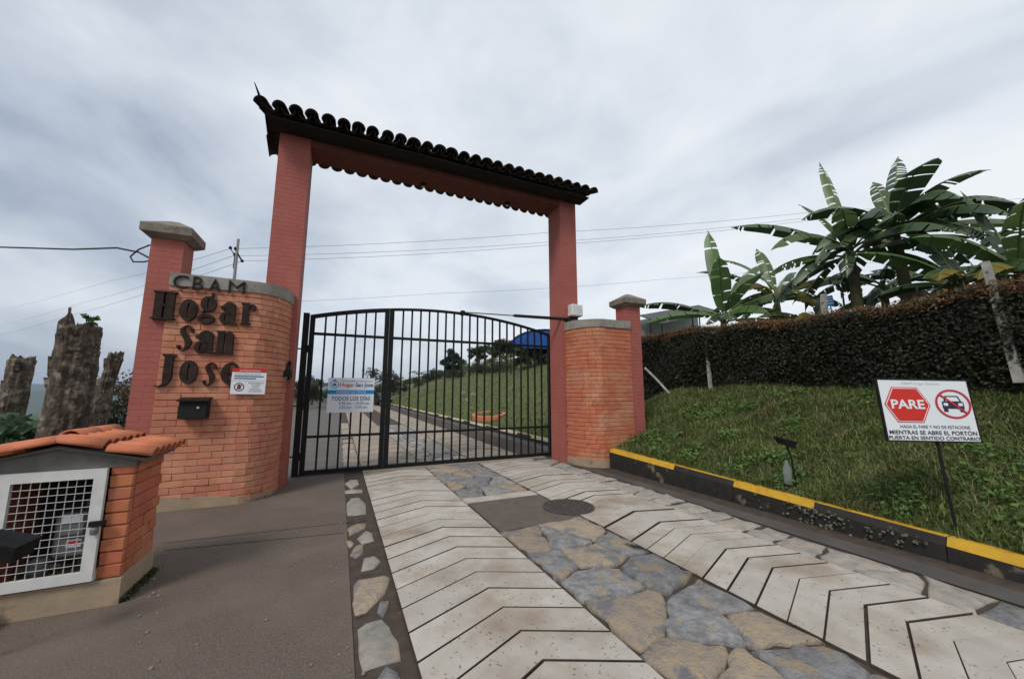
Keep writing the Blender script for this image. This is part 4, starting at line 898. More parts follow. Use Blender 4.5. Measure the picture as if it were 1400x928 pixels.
off = np.array(hedge.location)
n = 62000; Y = rng.uniform(-3, 12.9, n); f = rng.uniform(0, 1, n) ** .8; g = tz(np.full(n, 8.55), Y); T = htop(Y)
Zh = g + (T - g) * f; Xh = 8.60 - .09 * np.sin(f * 2.6) - rng.uniform(-.10, .09, n) + .05 * np.sin(Y * 2.3 + Zh * 3)
o = obj('leaves', leafmesh('leaves', np.stack([Xh, Y, Zh], 1) - off, np.tile([-1, -.2, .6], (n, 1)), .055, HEDGE, .6, .8), hedge); tag(o, kind='stuff')
n = 26000; Y = rng.uniform(-3, 12.9, n); Xt = rng.uniform(8.48, 9.5, n); hz_ = htop(Y) + rng.normal(0, .035, n) + .02
hz_ = np.where(rng.uniform(0, 1, n) < .3, hz_ - rng.uniform(0, .16, n), hz_); Xt = np.where(hz_ < htop(Y) - .05, rng.uniform(8.46, 8.56, n), Xt)
o = obj('new_growth', leafmesh('new_growth', np.stack([Xt, Y, hz_], 1) - off, np.tile([-.3, -.2, .8], (n, 1)), .05, HEDGET, .45, 1.0), hedge); tag(o, kind='stuff')
# twigs and dry grass on the hedge top
n = 5000; Y = rng.uniform(-1, 12.5, n); Xt = rng.uniform(8.5, 9.3, n); o = obj('twigs', blades('twigs', np.stack([Xt, Y, htop(Y) - .02], 1) - off, np.full(n, .14), .003, mat('hedge_dry_twig', (.14, .085, .04), (.09, .09, .03), 3, .8, island=.4), .7), hedge); tag(o, kind='stuff')
# fence posts in the hedge
def fpost(label, foot, head, wd=.075):
    f_, h_ = Vector(foot), Vector(head); root = thing('fence_post', label, 'post', f_, 'concrete posts in the hedge'); d = h_ - f_; q = wd
    b = B(); vs = [Vector((sx_ * q, sy_ * q, 0)) for sx_, sy_ in ((-1, -1), (1, -1), (1, 1), (-1, 1))]; tp = [Vector((v.x * .8, v.y * .8, 0)) + d for v in vs]
    vs = [v + Vector((0, 0, -.15)) for v in vs]
    b.add(vs + tp, [(3, 2, 1, 0), (4, 5, 6, 7)] + [(i, (i + 1) % 4, 4 + (i + 1) % 4, 4 + i) for i in range(4)]); partl('shaft', b, POSTC, root)
    st = B()
    for fr in (.3, .5, .7, .9): c_ = d * fr; st.box(c_.x - q - .006, c_.x - q * .6, c_.y - .012, c_.y + .012, c_.z - .008, c_.z + .008)
    partl('wire_staple', st, GALV, root); return root
zz = lambda x, y: float(tz(x, y))
fpost('pale concrete fence post half hidden in the hedge near the capped pillar', (8.42, 6.52, zz(8.4, 6.5)), ats(964, 452, 8.60) , .035)
fpost('short pale fence post top rising above the hedge below the banana plants', (8.75, 4.2, zz(8.75, 4.2)), ats(1126, 402, 8.75), .05)
fpost('tall leaning pale fence post in front of the hedge', ats(1392, 508, 8.47), ats(1347, 358, 8.62), .05)
br = thing('fence_brace', 'pale concrete strut leaning across the hedge beside the capped pillar', 'strut', (7.95, 7.3, zz(7.95, 7.3)))
a, c = Vector((0, 0, -.05)), ats(882, 503, 8.42) - br.location; partl('shaft', B().tube([a, c * .5, c], .038, 4), POSTC, br); partl('wire_staple', B().tube([c * .6 + Vector((-.08, 0, 0)), c * .6 + Vector((.08, 0, 0))], .008), GALV, br)

# ------------------------------------------------------------------ banana plants
def banana_leaf(name, parent, base, az, el, length, width, droop, m, torn=.5, rr=None, fold=.12):
    """blade on a curved midrib; torn into strips where the wind split it"""
    width *= .76; length *= 1.08; base = Vector(base); hd = Vector((math.cos(az), math.sin(az), 0)); side = Vector((-math.sin(az), math.cos(az), 0))
    n = 26; pts = []; p = base.copy(); e_ = el; st = length / n
    for i in range(n + 1):
        pts.append(p.copy()); p = p + (hd * math.cos(e_) + Vector((0, 0, math.sin(e_))) * 1) * st; e_ -= droop / n * (.4 + 1.2 * i / n)
    b = B(); pet = 4; b.tube([pts[i] for i in range(0, n + 1, 2)], [.026 * (1 - i / (n + 2)) + .004 for i in range(0, n + 1, 2)], 5, 1)
    tw = rr.uniform(-.5, .5); hang = rr.uniform(.35, .8) * (1 if el < R(58) else .35)
    for sgn in (-1, 1):
        i = pet
        while i < n:
            k = rr.choice((1, 1, 2, 2, 3, 4)) if rr.random() < torn else rr.choice((4, 5, 7)); j = min(n, i + k)
            dz = rr.uniform(.05, .5) * torn; sweep = rr.uniform(.05, .35)
            vs = []; fs = []; rows = 4
            for q in range(i, j + 1):
                t = (q - pet) / (n - pet); wv = width * max(.0, (math.sin(math.pi * min(1, t * .93 + .07)) ** .55)) * (1 if t < .85 else (1 - t) / .15 * .75 + .25)
                d = (pts[min(q + 1, n)] - pts[max(q - 1, 0)]).normalized(); up_ = side.cross(d) * -1
                if up_.z < 0: up_ = -up_
                qq = q + (.2 if q == i and i > pet else 0) - (.2 if q == j and j < n else 0); base_p = pts[q] + d * st * (qq - q)
                s_ = (side * math.cos(tw * t) + up_ * math.sin(tw * t)) * math.cos(hang) - up_ * sgn * math.sin(hang)
                for r_ in range(rows):
                    f_ = r_ / (rows - 1); vs.append(base_p + s_ * sgn * wv * f_ * .5 + up_ * (fold * wv * .5 * f_ * (1 - f_ * (1.2 + dz))) - Vector((0, 0, dz * wv * .4 * f_ * f_)) + d * (sweep * wv * .5 * f_ * (1 if q < n else 0)))
            for q in range(j - i):
                for r_ in range(rows - 1): k0 = q * rows + r_; fs.append((k0, k0 + 1, k0 + rows + 1, k0 + rows))
            b.add(vs, fs, 0); i = j
    me = b.mesh(name, [m, BANR]); me.polygons.foreach_set('use_smooth', [True] * len(me.polygons)); return obj(name, me, parent)
RIGHT = Vector((math.cos(-YAW), math.sin(-YAW))); FWD = Vector((math.sin(YAW), math.cos(YAW)))
def azi(ang_side, depth):   # side: + to the right as seen from the gate's front, depth: + away
    v = RIGHT * ang_side + FWD * depth; return math.atan2(v.y, v.x)
def banana(label, foot, stem_h, lean, leaves, seed, sr=.11):
    rr = random.Random(seed); f_ = Vector((foot[0], foot[1], zz(*foot[:2]))); root = thing('banana_plant', label, 'banana plant', f_, 'banana plants behind the hedge')
    top = Vector((lean[0], lean[1], stem_h)); b = B().tube([(0, 0, -.15), top * .35 + Vector((0, 0, 0)), top * .7, top], [sr * 1.15, sr, sr * .8, sr * .5], 10); partl('stem', b, BANS, root, True)
    for (sd_, dp, el, ln_, wd, dr_, m, torn) in leaves:
        banana_leaf('leaf', root, top - Vector((0, 0, rr.uniform(0, .35))), azi(sd_, dp), R(el), ln_, wd, R(dr_), m, torn, rr)
    return root
L_, D_, Y_ = BANL, BAND, BANY
def rnd_leaves(n, rr, lmin, lmax, el0=10, el1=70, mats=(L_, D_)):
    return [(math.cos(a), math.sin(a), rr.uniform(el0, el1), rr.uniform(lmin, lmax), rr.uniform(.42, .62), rr.uniform(50, 120), rr.choice(mats), rr.uniform(.2, .9)) for a in [6.283 * (i + rr.uniform(-.3, .3)) / n for i in range(n)]]
rr = random.Random(4)
def mixed(n, seed, l0, l1, e0, e1, mats): return rnd_leaves(n, random.Random(seed), l0, l1, e0, e1, mats)
# (sideways, depth, elevation, length, width, droop, leaf, torn)
pA = att(988, 440, 11.2); banana('young upright banana plant with broad bright leaves nearest the capped pillar', (pA.x, pA.y), 1.55, (.05, 0),
    [(-.05, 1, 84, 2.7, .62, 8, L_, .35), (-.45, -.8, 66, 2.0, .70, 45, L_, .35), (.3, -1, 60, 1.7, .75, 70, L_, .3), (-1, .1, 34, 2.5, .6, 62, D_, .7), (-1, -.2, 12, 2.5, .7, 50, L_, .3), (.8, .3, 62, 2.6, .6, 45, L_, .5), (1, -.1, 34, 2.6, .65, 60, L_, .4), (.6, -.5, 48, 2.0, .6, 80, L_, .4), (1, .2, 45, 2.1, .6, 60, L_, .5), (.2, -1, 30, 1.6, .65, 90, L_, .3), (-.4, -.9, 20, 1.6, .65, 80, L_, .3), (.9, -.5, 10, 1.8, .6, 70, L_, .4), (-.8, .6, 30, 1.9, .55, 80, D_, .5), (1, 0, 22, 1.9, .6, 60, L_, .5), (-.7, -.7, 0, 1.5, .55, 50, D_, .3)], 31)
pB = att(1064, 430, 12.0); banana('yellowing banana plant with torn dry leaves between the young plant and the tall clump', (pB.x, pB.y), 1.95, (0, 0),
    [(-.6, .6, 62, 2.3, .6, 60, L_, .6), (-1, 0, 42, 2.6, .5, 60, D_, .9), (.7, .5, 55, 2.3, .6, 60, D_, .7), (1, -.2, 30, 2.5, .5, 60, Y_, .8), (-.8, -.5, 30, 2.2, .55, 90, Y_, .6), (.3, -1, 50, 1.8, .6, 80, L_, .5), (.1, 1, 78, 2.1, .55, 30, L_, .5), (0, -1, 5, 1.6, .55, 80, Y_, .8), (-.6, -.7, -25, 1.5, .45, 50, Y_, .9), (.7, -.7, -15, 1.6, .45, 60, Y_, .9), (1, .1, 10, 2.3, .55, 50, D_, .6), (-1, .2, 8, 2.2, .5, 60, D_, .7)] + mixed(5, 71, 1.5, 2.0, -10, 40, (L_, Y_)), 32)
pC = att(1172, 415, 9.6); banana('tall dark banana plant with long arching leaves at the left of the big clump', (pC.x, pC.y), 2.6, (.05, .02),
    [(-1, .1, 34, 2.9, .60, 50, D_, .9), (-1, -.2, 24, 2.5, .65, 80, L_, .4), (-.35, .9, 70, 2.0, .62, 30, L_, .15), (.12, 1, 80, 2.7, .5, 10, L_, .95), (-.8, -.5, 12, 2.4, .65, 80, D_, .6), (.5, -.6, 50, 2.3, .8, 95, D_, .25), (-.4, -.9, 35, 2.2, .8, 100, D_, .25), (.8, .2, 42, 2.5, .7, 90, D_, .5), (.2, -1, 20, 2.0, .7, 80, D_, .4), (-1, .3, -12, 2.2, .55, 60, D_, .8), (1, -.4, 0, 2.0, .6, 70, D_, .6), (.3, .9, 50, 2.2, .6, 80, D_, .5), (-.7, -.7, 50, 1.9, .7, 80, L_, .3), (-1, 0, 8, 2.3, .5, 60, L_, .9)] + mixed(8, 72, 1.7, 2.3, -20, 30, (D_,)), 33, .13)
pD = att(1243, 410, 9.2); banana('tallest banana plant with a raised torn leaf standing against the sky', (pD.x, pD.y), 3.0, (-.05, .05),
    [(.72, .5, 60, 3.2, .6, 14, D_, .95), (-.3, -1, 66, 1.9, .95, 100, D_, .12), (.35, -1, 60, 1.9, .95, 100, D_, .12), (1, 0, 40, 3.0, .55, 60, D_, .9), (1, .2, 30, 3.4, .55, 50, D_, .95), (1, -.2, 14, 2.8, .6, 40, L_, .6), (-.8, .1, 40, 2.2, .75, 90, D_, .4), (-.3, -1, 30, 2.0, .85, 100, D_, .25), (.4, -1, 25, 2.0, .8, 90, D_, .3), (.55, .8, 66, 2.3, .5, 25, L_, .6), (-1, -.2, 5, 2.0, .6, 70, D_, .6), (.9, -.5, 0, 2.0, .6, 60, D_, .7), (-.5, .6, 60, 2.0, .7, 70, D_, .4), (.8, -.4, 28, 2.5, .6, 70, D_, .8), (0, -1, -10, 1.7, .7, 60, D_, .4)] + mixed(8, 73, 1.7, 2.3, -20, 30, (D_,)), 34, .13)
pE = att(1322, 400, 8.2); banana('broad pale green banana plant leaning over the leaning fence post', (pE.x, pE.y), 1.35, (-.1, 0),
    [(-1, 0, 34, 2.2, .6, 45, L_, .25), (-.7, -.4, 20, 1.9, .55, 70, Y_, .2), (-.2, 1, 74, 2.0, .5, 25, D_, .8), (.3, .9, 70, 2.1, .55, 30, D_, .6), (.9, -.1, 45, 2.0, .65, 60, L_, .4), (1, .3, 25, 2.0, .6, 60, L_, .5), (.3, -1, 40, 1.6, .7, 90, L_, .3), (-.3, -1, 30, 1.6, .65, 90, L_, .3), (.7, -.6, 20, 1.7, .6, 80, L_, .4)] + mixed(5, 74, 1.3, 1.8, -10, 35, (L_, D_)), 35)
pF = att(1398, 395, 7.2); banana('banana plant with brown tipped leaves at the high end of the hedge', (pF.x, pF.y), 1.35, (0, 0),
    [(-1, .1, 48, 1.9, .6, 70, L_, .5), (-.6, -.6, 60, 1.8, .65, 60, L_, .4), (-.8, -.3, 15, 1.7, .55, 70, Y_, .6), (0, 1, 80, 2.1, .55, 20, D_, .7), (.8, 0, 45, 2.0, .6, 70, L_, .5), (-.3, -1, 40, 1.6, .65, 90, D_, .3), (.5, -.8, 20, 1.6, .6, 80, L_, .4), (-1, -.1, -5, 1.5, .5, 60, Y_, .8), (-.6, .6, 60, 1.8, .5, 50, L_, .5)] + mixed(5, 75, 1.3, 1.7, -10, 35, (L_, D_)), 36)
pG = att(1120, 425, 10.5); banana('low banana sucker with drooping leaves under the tall clump', (pG.x, pG.y), .7, (0, 0), mixed(10, 76, 1.2, 1.8, 5, 65, (L_, Y_, L_)), 37, .07)
pH = att(1035, 445, 9.8); banana('low bright banana sucker just behind the hedge by the young plant', (pH.x, pH.y), .45, (0, 0), mixed(11, 77, 1.1, 1.6, 5, 60, (L_, L_)), 38, .06)
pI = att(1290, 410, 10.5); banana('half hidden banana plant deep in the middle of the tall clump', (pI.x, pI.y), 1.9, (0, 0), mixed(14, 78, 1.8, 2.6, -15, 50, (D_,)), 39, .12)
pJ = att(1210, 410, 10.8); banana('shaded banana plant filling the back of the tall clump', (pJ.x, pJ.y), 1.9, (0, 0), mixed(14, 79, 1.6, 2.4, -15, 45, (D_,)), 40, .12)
pK = att(960, 445, 11.0); banana('small banana sucker beside the open shed roof', (pK.x, pK.y), .35, (0, 0), mixed(7, 80, 1.0, 1.4, 10, 50, (L_, D_)), 41, .06)

# ------------------------------------------------------------------ shrubs and trees
def bush(name, label, cat, c, rx, ry, h, n, leaf, m, group=None, lobes=9, seed=0, stems=5, ground=True, asp=.5, droop=0.):
    r_ = np.random.default_rng(seed + 100); c = Vector((c[0], c[1], zz(c[0], c[1]) if ground else c[2])); root = thing(name, label, cat, c, group)
    lc = np.stack([r_.uniform(-.7, .7, lobes) * rx, r_.uniform(-.7, .7, lobes) * ry, r_.uniform(.35, .85, lobes) * h], 1); lr = r_.uniform(.28, .5, lobes) * np.mean([rx, ry, h * .7])
    b = B()
    for k in range(min(stems, lobes)):
        e_ = Vector(lc[k]); b.tube([(0, 0, -.1), (e_.x * .3, e_.y * .3, e_.z * .45), e_], [.03 * h ** .5, .02 * h ** .5, .006], 5)
    partl('stems', b, BARKG, root)
    k = r_.integers(0, lobes, n); d = r_.normal(size=(n, 3)); d /= np.linalg.norm(d, axis=1)[:, None]; rad = r_.uniform(.55, 1.08, n) * lr[k]
    C = lc[k] + d * rad[:, None] * [1, 1, .85]; C[:, 2] = np.maximum(C[:, 2], .02)
    o = obj('foliage', leafmesh('foliage', C, d * .8 + [0, 0, .4], leaf, m, asp, .7), root); tag(o, kind='stuff'); return root
def tree(label, c, h, cr, ch, n, leaf, m, seed, lobes=14, group='trees inside the gate', tr=.09, name='tree', flat_=1., dens=1.05):
    r_ = np.random.default_rng(seed + 300); c = Vector((c[0], c[1], zz(c[0], c[1]))); root = thing(name, label, 'tree', c, group)
    d = r_.normal(size=(lobes, 3)); d /= np.linalg.norm(d, axis=1)[:, None]; lc = d * r_.uniform(.35, .8, lobes)[:, None] * [cr, cr, ch * .62] + [0, 0, h - ch * .62]; lr = r_.uniform(.25, .45, lobes) * cr
    b = B().tube([(0, 0, -.2), (tr * .5, 0, h * .3), (0, tr, h * .6), (0, 0, h * .85)], [tr * 1.3, tr, tr * .7, tr * .25], 8)
    for k in range(lobes):
        e_ = Vector(lc[k]); s_ = Vector((0, 0, max(h * .3, e_.z - cr * .6))); b.tube([s_, s_.lerp(e_, .5) + Vector((0, 0, .06 * h)), e_], [tr * .5, tr * .3, tr * .08], 5)
    partl('trunk', b, BARKG, root)
    k = r_.integers(0, lobes, n); d = r_.normal(size=(n, 3)); d /= np.linalg.norm(d, axis=1)[:, None]; C = lc[k] + d * (r_.uniform(.3, dens, n) * lr[k])[:, None] * [1, 1, .8 * flat_]
    o = obj('crown', leafmesh('crown', C, d + [0, 0, .3], leaf, m, .55, .8), root); tag(o, kind='stuff'); return root
def palm(label, c, h, fl, seed, nf=9):
    r_ = random.Random(seed); c = Vector((c[0], c[1], zz(c[0], c[1]))); root = thing('palm', label, 'palm', c, 'palms along the end of the driveway')
    partl('trunk', B().tube([(0, 0, -.1), (.04, 0, h * .5), (0, .03, h)], [.11, .08, .06], 8), BARKG, root)
    for k in range(nf):
        az = 6.283 * k / nf + r_.uniform(-.3, .3); el = r_.uniform(.5, 1.2); hd = Vector((math.cos(az), math.sin(az), 0)); sd_ = Vector((-math.sin(az), math.cos(az), 0)); p = Vector((0, 0, h)); b = B(); pts = [p]; e_ = el
        for i in range(10): p = p + (hd * math.cos(e_) + Vector((0, 0, math.sin(e_)))) * fl / 10; e_ -= .17; pts.append(p)
        b.tube(pts, [.02 - .0016 * i for i in range(11)], 4)
        for i in range(2, 10):
            for q in np.arange(0, 1, .34):
                o_ = pts[i].lerp(pts[i + 1], float(q)); l_ = fl * .28 * math.sin(math.pi * (i + q) / 11.5) + .05
                for sg in (-1, 1):
                    t = o_ + sd_ * sg * l_ * .9 + hd * l_ * .45 - Vector((0, 0, l_ * .25)); b.add([o_ - hd * .025, o_ + hd * .025, t], [(0, 1, 2)])
        partl('frond', b, LEAFM, root)
    return root
def onz(u, v, t): q = att(u, v, t); return (q.x, q.y)
# left of the walls
from mathutils import noise as mnoise
def stump(label, c, h, r0, r1, seed, lean=(0, 0), spike=.3, zb=0, sp_side=-1):
    """hollowed dead trunk: fluted, flaking bark, root flare, one tall splinter on the side given by sp_side"""
    r_ = random.Random(seed); root = thing('tree_stump', label, 'tree stump', (c[0], c[1], zb), 'tall rotten stumps behind the meter hut'); vs = []; fs = []; S_, K = 84, 60
    a0 = math.atan2(sp_side * RIGHT.y, sp_side * RIGHT.x); off_ = Vector((seed * 13.7, seed * 5.1, 0)); top = []
    for a in range(S_):
        th = 6.2832 * a / S_; d = abs((th - a0 + math.pi) % 6.2832 - math.pi)
        top.append(h + spike * max(0, 1 - d / .75) ** 1.2 + .07 * mnoise.noise(Vector((math.cos(th) * 2.2, math.sin(th) * 2.2, seed))) + .03 * mnoise.noise(Vector((math.cos(th) * 9, math.sin(th) * 9, seed))) - .06 * math.cos(th - a0))
    for k in range(K + 1):
        f = k / K
        for a in range(S_):
            th = 6.2832 * a / S_; z = -.2 + (top[a] + .2) * f; q = Vector((math.cos(th), math.sin(th), 0))
            rad = (r0 + (r1 - r0) * min(1, f * 1.5)) * (1 + .30 * max(0, 1 - f * 3.2) ** 2)
            w1 = mnoise.fractal(Vector((q.x * 1.1, q.y * 1.1, z * .45)) + off_, 1, 2, 3); w2 = mnoise.fractal(Vector((q.x * 3.4, q.y * 3.4, z * 1.3)) + off_, .8, 2, 4); w3 = mnoise.noise(Vector((q.x * 11, q.y * 11, z * 5)) + off_)
            rad *= 1 + .16 * w1 + .15 * w2 + .06 * w3 + .05 * max(0, 1 - f * 3) * math.sin(6 * th + seed)
            vs.append((rad * q.x + lean[0] * f, rad * q.y + lean[1] * f, z))
    for rad_, dz in ((.74, -.05), (.6, -.45)):
        for a in range(S_): th = 6.2832 * a / S_; vs.append((r1 * rad_ * math.cos(th) + lean[0], r1 * rad_ * math.sin(th) + lean[1], min(top[a], h + .02) + dz))
    for k in range(K + 2):
        for a in range(S_): fs.append((k * S_ + a, k * S_ + (a + 1) % S_, (k + 1) * S_ + (a + 1) % S_, (k + 1) * S_ + a))
    fs.append(tuple(range((K + 2) * S_, (K + 3) * S_))); partl('trunk', B().add(vs, fs), BARK, root, True)
    for _ in range(5):
        a = a0 + r_.uniform(-2.6, 2.6); x, y = r1 * .88 * math.cos(a) + lean[0], r1 * .88 * math.sin(a) + lean[1]; partl('splinter', B().tube([(x, y, h - .15), (x * 1.01, y * 1.01, h + r_.uniform(.0, .10))], [.035, .006], 5), BARK, root)
    for _ in range(16):      # plates of loose bark
        a = r_.uniform(0, 6.28); z = r_.uniform(.2, .9) * h; rr_ = (r0 + (r1 - r0) * min(1, z / h * 1.5)) * 1.02; w_ = r_.uniform(.03, .07); l_ = r_.uniform(.12, .35)
        cx_, cy_ = math.cos(a), math.sin(a); o_ = Vector((rr_ * cx_ + lean[0] * z / h, rr_ * cy_ + lean[1] * z / h, z)); t_ = Vector((-cy_, cx_, 0)); n_ = Vector((cx_, cy_, 0))
        partl('bark_plate', B().add([o_ - t_ * w_, o_ + t_ * w_, o_ + t_ * w_ * .7 + Vector((0, 0, l_)) + n_ * .03, o_ - t_ * w_ * .8 + Vector((0, 0, l_ * .9)) + n_ * .04, o_ - t_ * w_ - n_ * .06, o_ + t_ * w_ - n_ * .06, o_ + t_ * w_ * .7 + Vector((0, 0, l_)) - n_ * .06, o_ - t_ * w_ * .8 + Vector((0, 0, l_ * .9)) - n_ * .06],
            [(0, 1, 2, 3), (4, 7, 6, 5), (0, 4, 5, 1), (1, 5, 6, 2), (2, 6, 7, 3), (3, 7, 4, 0)]), BARK, root)
    return root
sA = att(86, 590, 6.35); stump('big rotten tree stump with a jagged spike behind the hut roof', (sA.x, sA.y), 2.62, .335, .265, 5, spike=.46)
sB = att(11, 590, 8.0); stump('slimmer grey tree stump with a slanted top beside the big stump', (sB.x, sB.y), 2.22, .205, .185, 6, spike=.16)
sC = att(122, 590, 8.3); stump('leaning splintered tree stump close to the capped pillar', (sC.x, sC.y), 2.35, .21, .125, 8, lean=(.30, -.13), spike=.12)
q = att(112, 440, 6.35); bush('sprout', 'tiny green sprout growing on top of the big stump', 'sprout', (q.x + .08, q.y, 2.55), .10, .10, .28, 90, .07, WEED, ground=False, lobes=5, seed=1)
q = onz(-8, 600, 6.6); bush('broadleaf_plant', 'pale broad leaved plant below the slimmer stump', 'plant', q, .75, .55, 1.25, 420, .20, LEAFP, lobes=9, seed=2, asp=.7)
for i, (u, t, rx, h, m, lab) in enumerate(((45, 7.2, .9, 1.0, LEAFD, 'dark green shrub between the two upright stumps'), (-30, 9.5, 1.4, 1.0, LEAFD, 'dark green shrub behind the pale broadleaf plant'), (152, 9.0, .75, 1.7, LEAFD, 'green shrub beside the capped pillar'), (172, 9.8, .8, 2.35, LEAFR, 'rusty twiggy shrub close behind the capped pillar'), (70, 9.0, 1.0, .95, LEAFM, 'mid green shrub behind the big stump'), (110, 5.7, .5, .9, LEAFD, 'low dark shrub at the foot of the big stump'), (15, 6.9, .9, .85, LEAFD, 'low dark shrub at the foot of the slimmer stump'))):
    bush('shrub', lab, 'shrub', onz(u, 590, t), rx, rx * .8, h, 3200, .075, m, 'shrubs around the stumps', 12, 10 + i)
n = 16000; X = rng.uniform(-9, -2.3, n); Y = rng.uniform(4.6, 14, n); k_ = ~((X > -2.6) & (Y > 6.0)); X, Y = X[k_], Y[k_]
tag(obj('rough_grass', blades('rough_grass', np.stack([X, Y, tz(X, Y) - .02], 1), np.full(len(X), .22), .008, GRASS, .9)), label='rough tall grass around the stumps', kind='stuff')

for i, (u, t, rx, h, m, lab) in enumerate(((1100, 12.5, 1.0, 1.5, LEAFM, 'leafy shrub under the yellowing banana plant'), (1150, 12.0, .9, 1.2, LEAFD, 'dark shrub under the left of the banana clump'), (1265, 10.8, .9, 1.5, LEAFD, 'dark shrub under the tallest banana plant'), (1310, 9.8, .8, 1.5, LEAFD, 'dark shrub beside the leaning fence post'), (1075, 13.0, .9, 1.4, LEAFR, 'rusty leaved shrub behind the yellowing banana plant'), (985, 12.5, .8, .9, LEAFM, 'green shrub at the foot of the young banana plant'))):
    bush('shrub', lab, 'shrub', onz(u, 430, t), rx, rx * .8, h, 1800, .11, m, 'shrubs under the banana plants', 10, 130 + i)
# beyond the gate
tree('dark round evergreen tree on the hill crest', onz(619, 500, 78), 5.2, 2.6, 5.0, 6000, .42, LEAFD, 1, 18, tr=.2)
for i, (u, v, t, h, cr, ch, m, lab) in enumerate(((655, 500, 70, 3.6, 2.2, 2.6, LEAFD, 'low spreading tree right of the round evergreen'), (676, 497, 66, 4.4, 2.6, 3.2, LEAFM, 'wide loose crowned tree in the middle of the hill crest'), (692, 494, 60, 3.8, 2.3, 2.8, LEAFD, 'dark bushy tree left of the blue canopy'), (716, 487, 44, 2.7, 1.7, 2.2, LEAFM, 'leafy tree just under the edge of the blue canopy'), (740, 484, 36, 2.3, 1.6, 1.8, LEAFD, 'dark tree in front of the blue canopy posts'))):
    tree(lab, onz(u, v, t), h, cr, ch, 3600, .30, m, 10 + i, 13, tr=.14)
tree('open branched grey tree behind the visiting hours sign', onz(506, 535, 46), 4.6, 2.3, 3.4, 2600, .22, LEAFG, 21, 16, tr=.12, dens=1.3)
tree('thin open tree behind the gate centre stile', onz(532, 535, 52), 4.3, 1.8, 3.0, 1800, .22, LEAFG, 22, 12, tr=.12, dens=1.3)
tree('rusty leaved tree between the left pillar and the hinge post', onz(414, 535, 36), 3.6, 1.7, 3.0, 3200, .20, LEAFG, 23, 13, tr=.12)
tree('dark leafy tree beside the left hinge post', onz(427, 535, 44), 3.6, 1.8, 3.0, 3200, .22, LEAFD, 24, 13, tr=.12)
for i, (u, t, h, lab) in enumerate(((438, 34, 1.9, 'palm with upswept fronds left of the visiting hours sign'), (457, 40, 2.1, 'palm showing just above the visiting hours sign'), (492, 38, 2.2, 'palm at the right edge of the visiting hours sign'), (572, 42, 2.3, 'palm right of the gate centre stile'))): palm(lab, onz(u, 535, t), h, 1.5, 60 + i)
for i, (u, t) in enumerate(((420, 52), (445, 55), (465, 56), (485, 55), (505, 58), (525, 62), (545, 60), (565, 62), (585, 66), (600, 72))):
    bush('shrub', 'dark green shrub in the row closing the end of the driveway', 'shrub', onz(u, 537, t), 2.4, 1.2, 1.5 + .3 * (i % 3), 1500, .22, (LEAFD, LEAFM)[i % 2], 'shrubs closing the end of the driveway', 10, 40 + i)
for i in range(16):
    y = 25 + i * 3.2; x = 15.3 + .5 * math.sin(i * 1.3)
    bush('shrub', 'low shrub in the row across the sloping lawn', 'shrub', (x, y), 1.0, 1.7, 1.15, 1100, .16, (LEAFM, LEAFG, LEAFD)[i % 3], 'shrub row across the lawn', 9, 70 + i)
for i in range(12):
    y = 26 + i * 5; bush('shrub', 'low yellow green shrub along the top edge of the lawn', 'shrub', (22.5, y), .9, 2.2, .8, 700, .2, mat('yellow_green_leaf', (.14, .15, .035), (.10, .12, .03), 1, .7, island=.4, transl=.2), 'shrubs along the top of the lawn', 8, 90 + i)
for i, (u, v) in enumerate(((634, 541), (647, 543), (640, 552), (655, 530))):
    r_ = ray(u, v); k0 = (.12 - .36 * 5.6 - EYE) / (r_.z - .36 * r_.x); bush('flowering_plant', 'small white flowering plant on the lawn', 'plant', (r_.x * k0, r_.y * k0), .22, .22, .35, 40, .07, mat('white_petal', (.6, .62, .6), rough=.7), 'white flowering plants on the lawn', 6, 110 + i)
# terracotta ring planter on the lawn
rg = thing('ring_planter', 'oval terracotta brick planter ring on the lawn inside the gate', 'planter', (6.35, 16.6, zz(6.35, 16.6)))
b = B(); seg = 28; vs = []; fs = []
for i in range(seg):
    a = 6.283 * i / seg
    for r_, z in ((.95, -.4), (.98, .10), (.84, .11), (.82, -.2)): vs.append((.62 * r_ * math.cos(a), 1.5 * r_ * math.sin(a), z + .34 * .62 * r_ * math.cos(a) * .5))
for i in range(seg):
    for j in range(3): fs.append((4 * i + j, 4 * ((i + 1) % seg) + j, 4 * ((i + 1) % seg) + j + 1, 4 * i + j + 1))
partl('rim', b.add(vs, fs), TERRA, rg); partl('soil', B().lathe([(.5, -.3), (.5, -.06), (.001, -.04)], (0, 0, 0), 20), GROUT, rg)
# blue arched canopy on the hill
aw = att(735, 480, 33); cz = zz(aw.x, aw.y); can = thing('arched_canopy', 'blue arched sheet canopy on posts on the hill inside the gate', 'canopy', (aw.x, aw.y, cz), rot=(0, 0, -YAW))
tp = att(738, 453, 33).z - cz; eb = att(705, 474, 33).z - cz
b = B(); vs = []; fs = []; n = 16
for i in range(n + 1):
    a = math.pi * i / n; x = 2.9 * -math.cos(a) + .55; z = eb + (tp - eb) * math.sin(a)
    vs += [(x, -1.6, z), (x, 2.2, z + .05), (x, 2.2, z + .02), (x, -1.6, z - .03)]
for i in range(n):
    for j in range(4): fs.append((4 * i + j, 4 * i + 4 + j, 4 * i + 4 + (j + 1) % 4, 4 * i + (j + 1) % 4))
partl('sheet', b.add(vs, fs), BLUE, can)
gp_ = [(2.86 * -math.cos(math.pi * i / n) + .55, eb + (tp - eb - .04) * math.sin(math.pi * i / n)) for i in range(n + 1)] + [(3.4, eb - .5), (-1.2, eb - .25)]
partl('added_end_sheet', B().prism(gp_, lambda x, z: (x, -1.55, z), lambda x, z: (x, -1.53, z)), BLUE, can)  # added panel, stands in for the ceiling lit blue through the sheet
